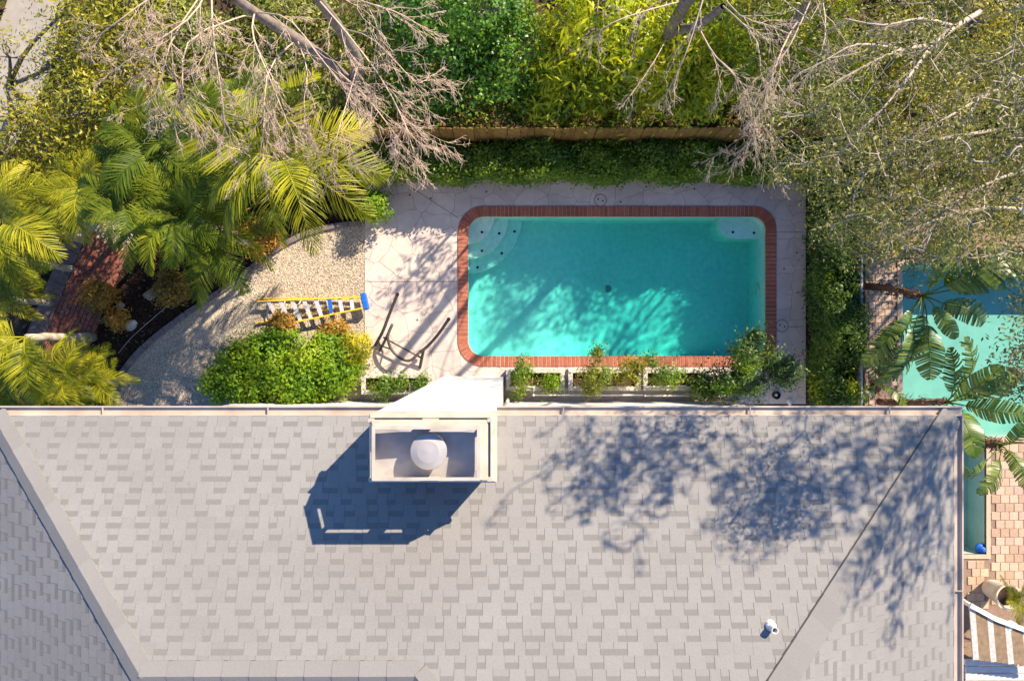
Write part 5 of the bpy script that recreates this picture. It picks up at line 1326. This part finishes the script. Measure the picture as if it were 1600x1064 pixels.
nodes = [OBv+np.array([-.3,-.4,3.5]), OBv+np.array([-1.2,-1.2,5.2]), OBv+np.array([-.2,-2.2,6.6]), OBv+np.array([-2.6,-1.8,6.4]), OBv+np.array([-3.8,-2.2,7.4]), OBv+np.array([-3.0,-3.0,8.2]), OBv+np.array([-.8,-3.4,8.6]), OBv+np.array([.6,-3.6,9.0]), OBv+np.array([-4.6,-1.2,7.2]), OBv+np.array([-2.2,-.2,6.6]), OBv+np.array([-4.0,-3.3,9.6]), OBv+np.array([-1.8,-4.0,10.0])]
links_ = [(None,0,.22,.18),(0,1,.17,.13),(0,2,.15,.10),(1,3,.11,.08),(3,4,.075,.05),(1,5,.09,.06),(2,6,.09,.06),(2,7,.08,.05),(3,8,.07,.04),(1,9,.08,.05),(5,10,.055,.03),(6,11,.055,.03)]
for a,b_,r0,r1 in links_:
    s_ = OBv-np.array([0,0,.1]) if a is None else nodes[a]; e = nodes[b_]; m_ = s_*.5+e*.5+orng.normal(0,.12,3)
    tb.add(bez([s_,m_,e],9), np.linspace(r0,r1,9), 8)
link('trunk', tb.mesh('trunk', M['oakbark'], origin=OB), oak)
tb = Tubes(); have = [np.array(q) for q in nodes[1:]]
order = sorted(clumps, key=lambda q: min(np.linalg.norm(np.array(nd_)-q[0]) for nd_ in nodes[1:]))
for (c_,r,nl) in order:
    H_ = np.array(have); dd = np.linalg.norm(H_-c_,axis=1); j = np.argmin(dd); s_ = H_[j]
    m_ = s_*.5+c_*.5+orng.normal(0,.10*dd[j]+.02,3); l = bez([s_,m_,c_],5)
    r0 = .016 if j < len(nodes)-1 else .008
    tb.add(l, np.linspace(r0,.005,5), 4); have.append(m_); have.append(np.array(c_))
    twigs(tb, l[1:], .007, .004, 0, orng, 2, .7, None, -.02)
for (pts_, r0) in (([(1530,20,6.4),(1493,42,6.8),(1457,69,7.2),(1409,78,7.5),(1360,99,7.7),(1279,144,7.7)],.055),([(1457,69,7.2),(1420,120,7.6),(1370,180,7.8),(1330,215,7.7)],.03),([(1620,190,7.4),(1520,210,8.0),(1440,225,8.2),(1375,250,8.1)],.04),([(1620,110,7.0),(1540,150,7.8),(1470,190,8.2),(1420,220,8.2)],.035),([(1620,330,8.2),(1540,325,8.6),(1460,345,8.7),(1400,370,8.6)],.03),([(1620,260,8.0),(1560,280,8.4),(1500,310,8.6),(1460,350,8.6)],.03),([(1409,78,7.5),(1340,70,7.8),(1290,95,7.8),(1240,120,7.7)],.025),([(1375,250,8.1),(1340,290,8.2),(1330,340,8.1)],.018),([(1493,42,6.8),(1440,30,7.5),(1380,40,7.8),(1320,30,7.8)],.03)):
    l = branch_px(tb, pts_, r0*.8, .007, 10, 6); twigs(tb, l, r0*.5, .006, 1, orng, 15, .34, np.array([-.15,-.12,0]), -.01)
link('branches', tb.mesh('branches', M['oakbark'], origin=OB), oak)

# trees standing farther off towards the sun (they shade the pool and deck)
for i,(x,y,h,r,lab) in enumerate(((7.4,8.4,5.6,1.4,'broad green tree in the yard behind the low yellow-green tree'),(10.2,8.0,5.6,1.6,'tall green tree in the yard behind the oak'),(13.4,5.4,5.4,1.6,'tall green tree standing beyond the oak and the patio'))):
    leafy_tree('broadleaf_tree', lab, (x,y,0), [((x+math.cos(a)*r*.75,y+math.sin(a)*r*.75,h+.5*math.sin(a*2)),(r*.55,r*.55,r*.6),26) for a in np.arange(0,6.2,1.05)]+[((x,y,h+.8),(r*.6,r*.6,r*.6),22)], M['l_ficus'], M['bark'], .12, .06, 18, .22, seed=60+i)
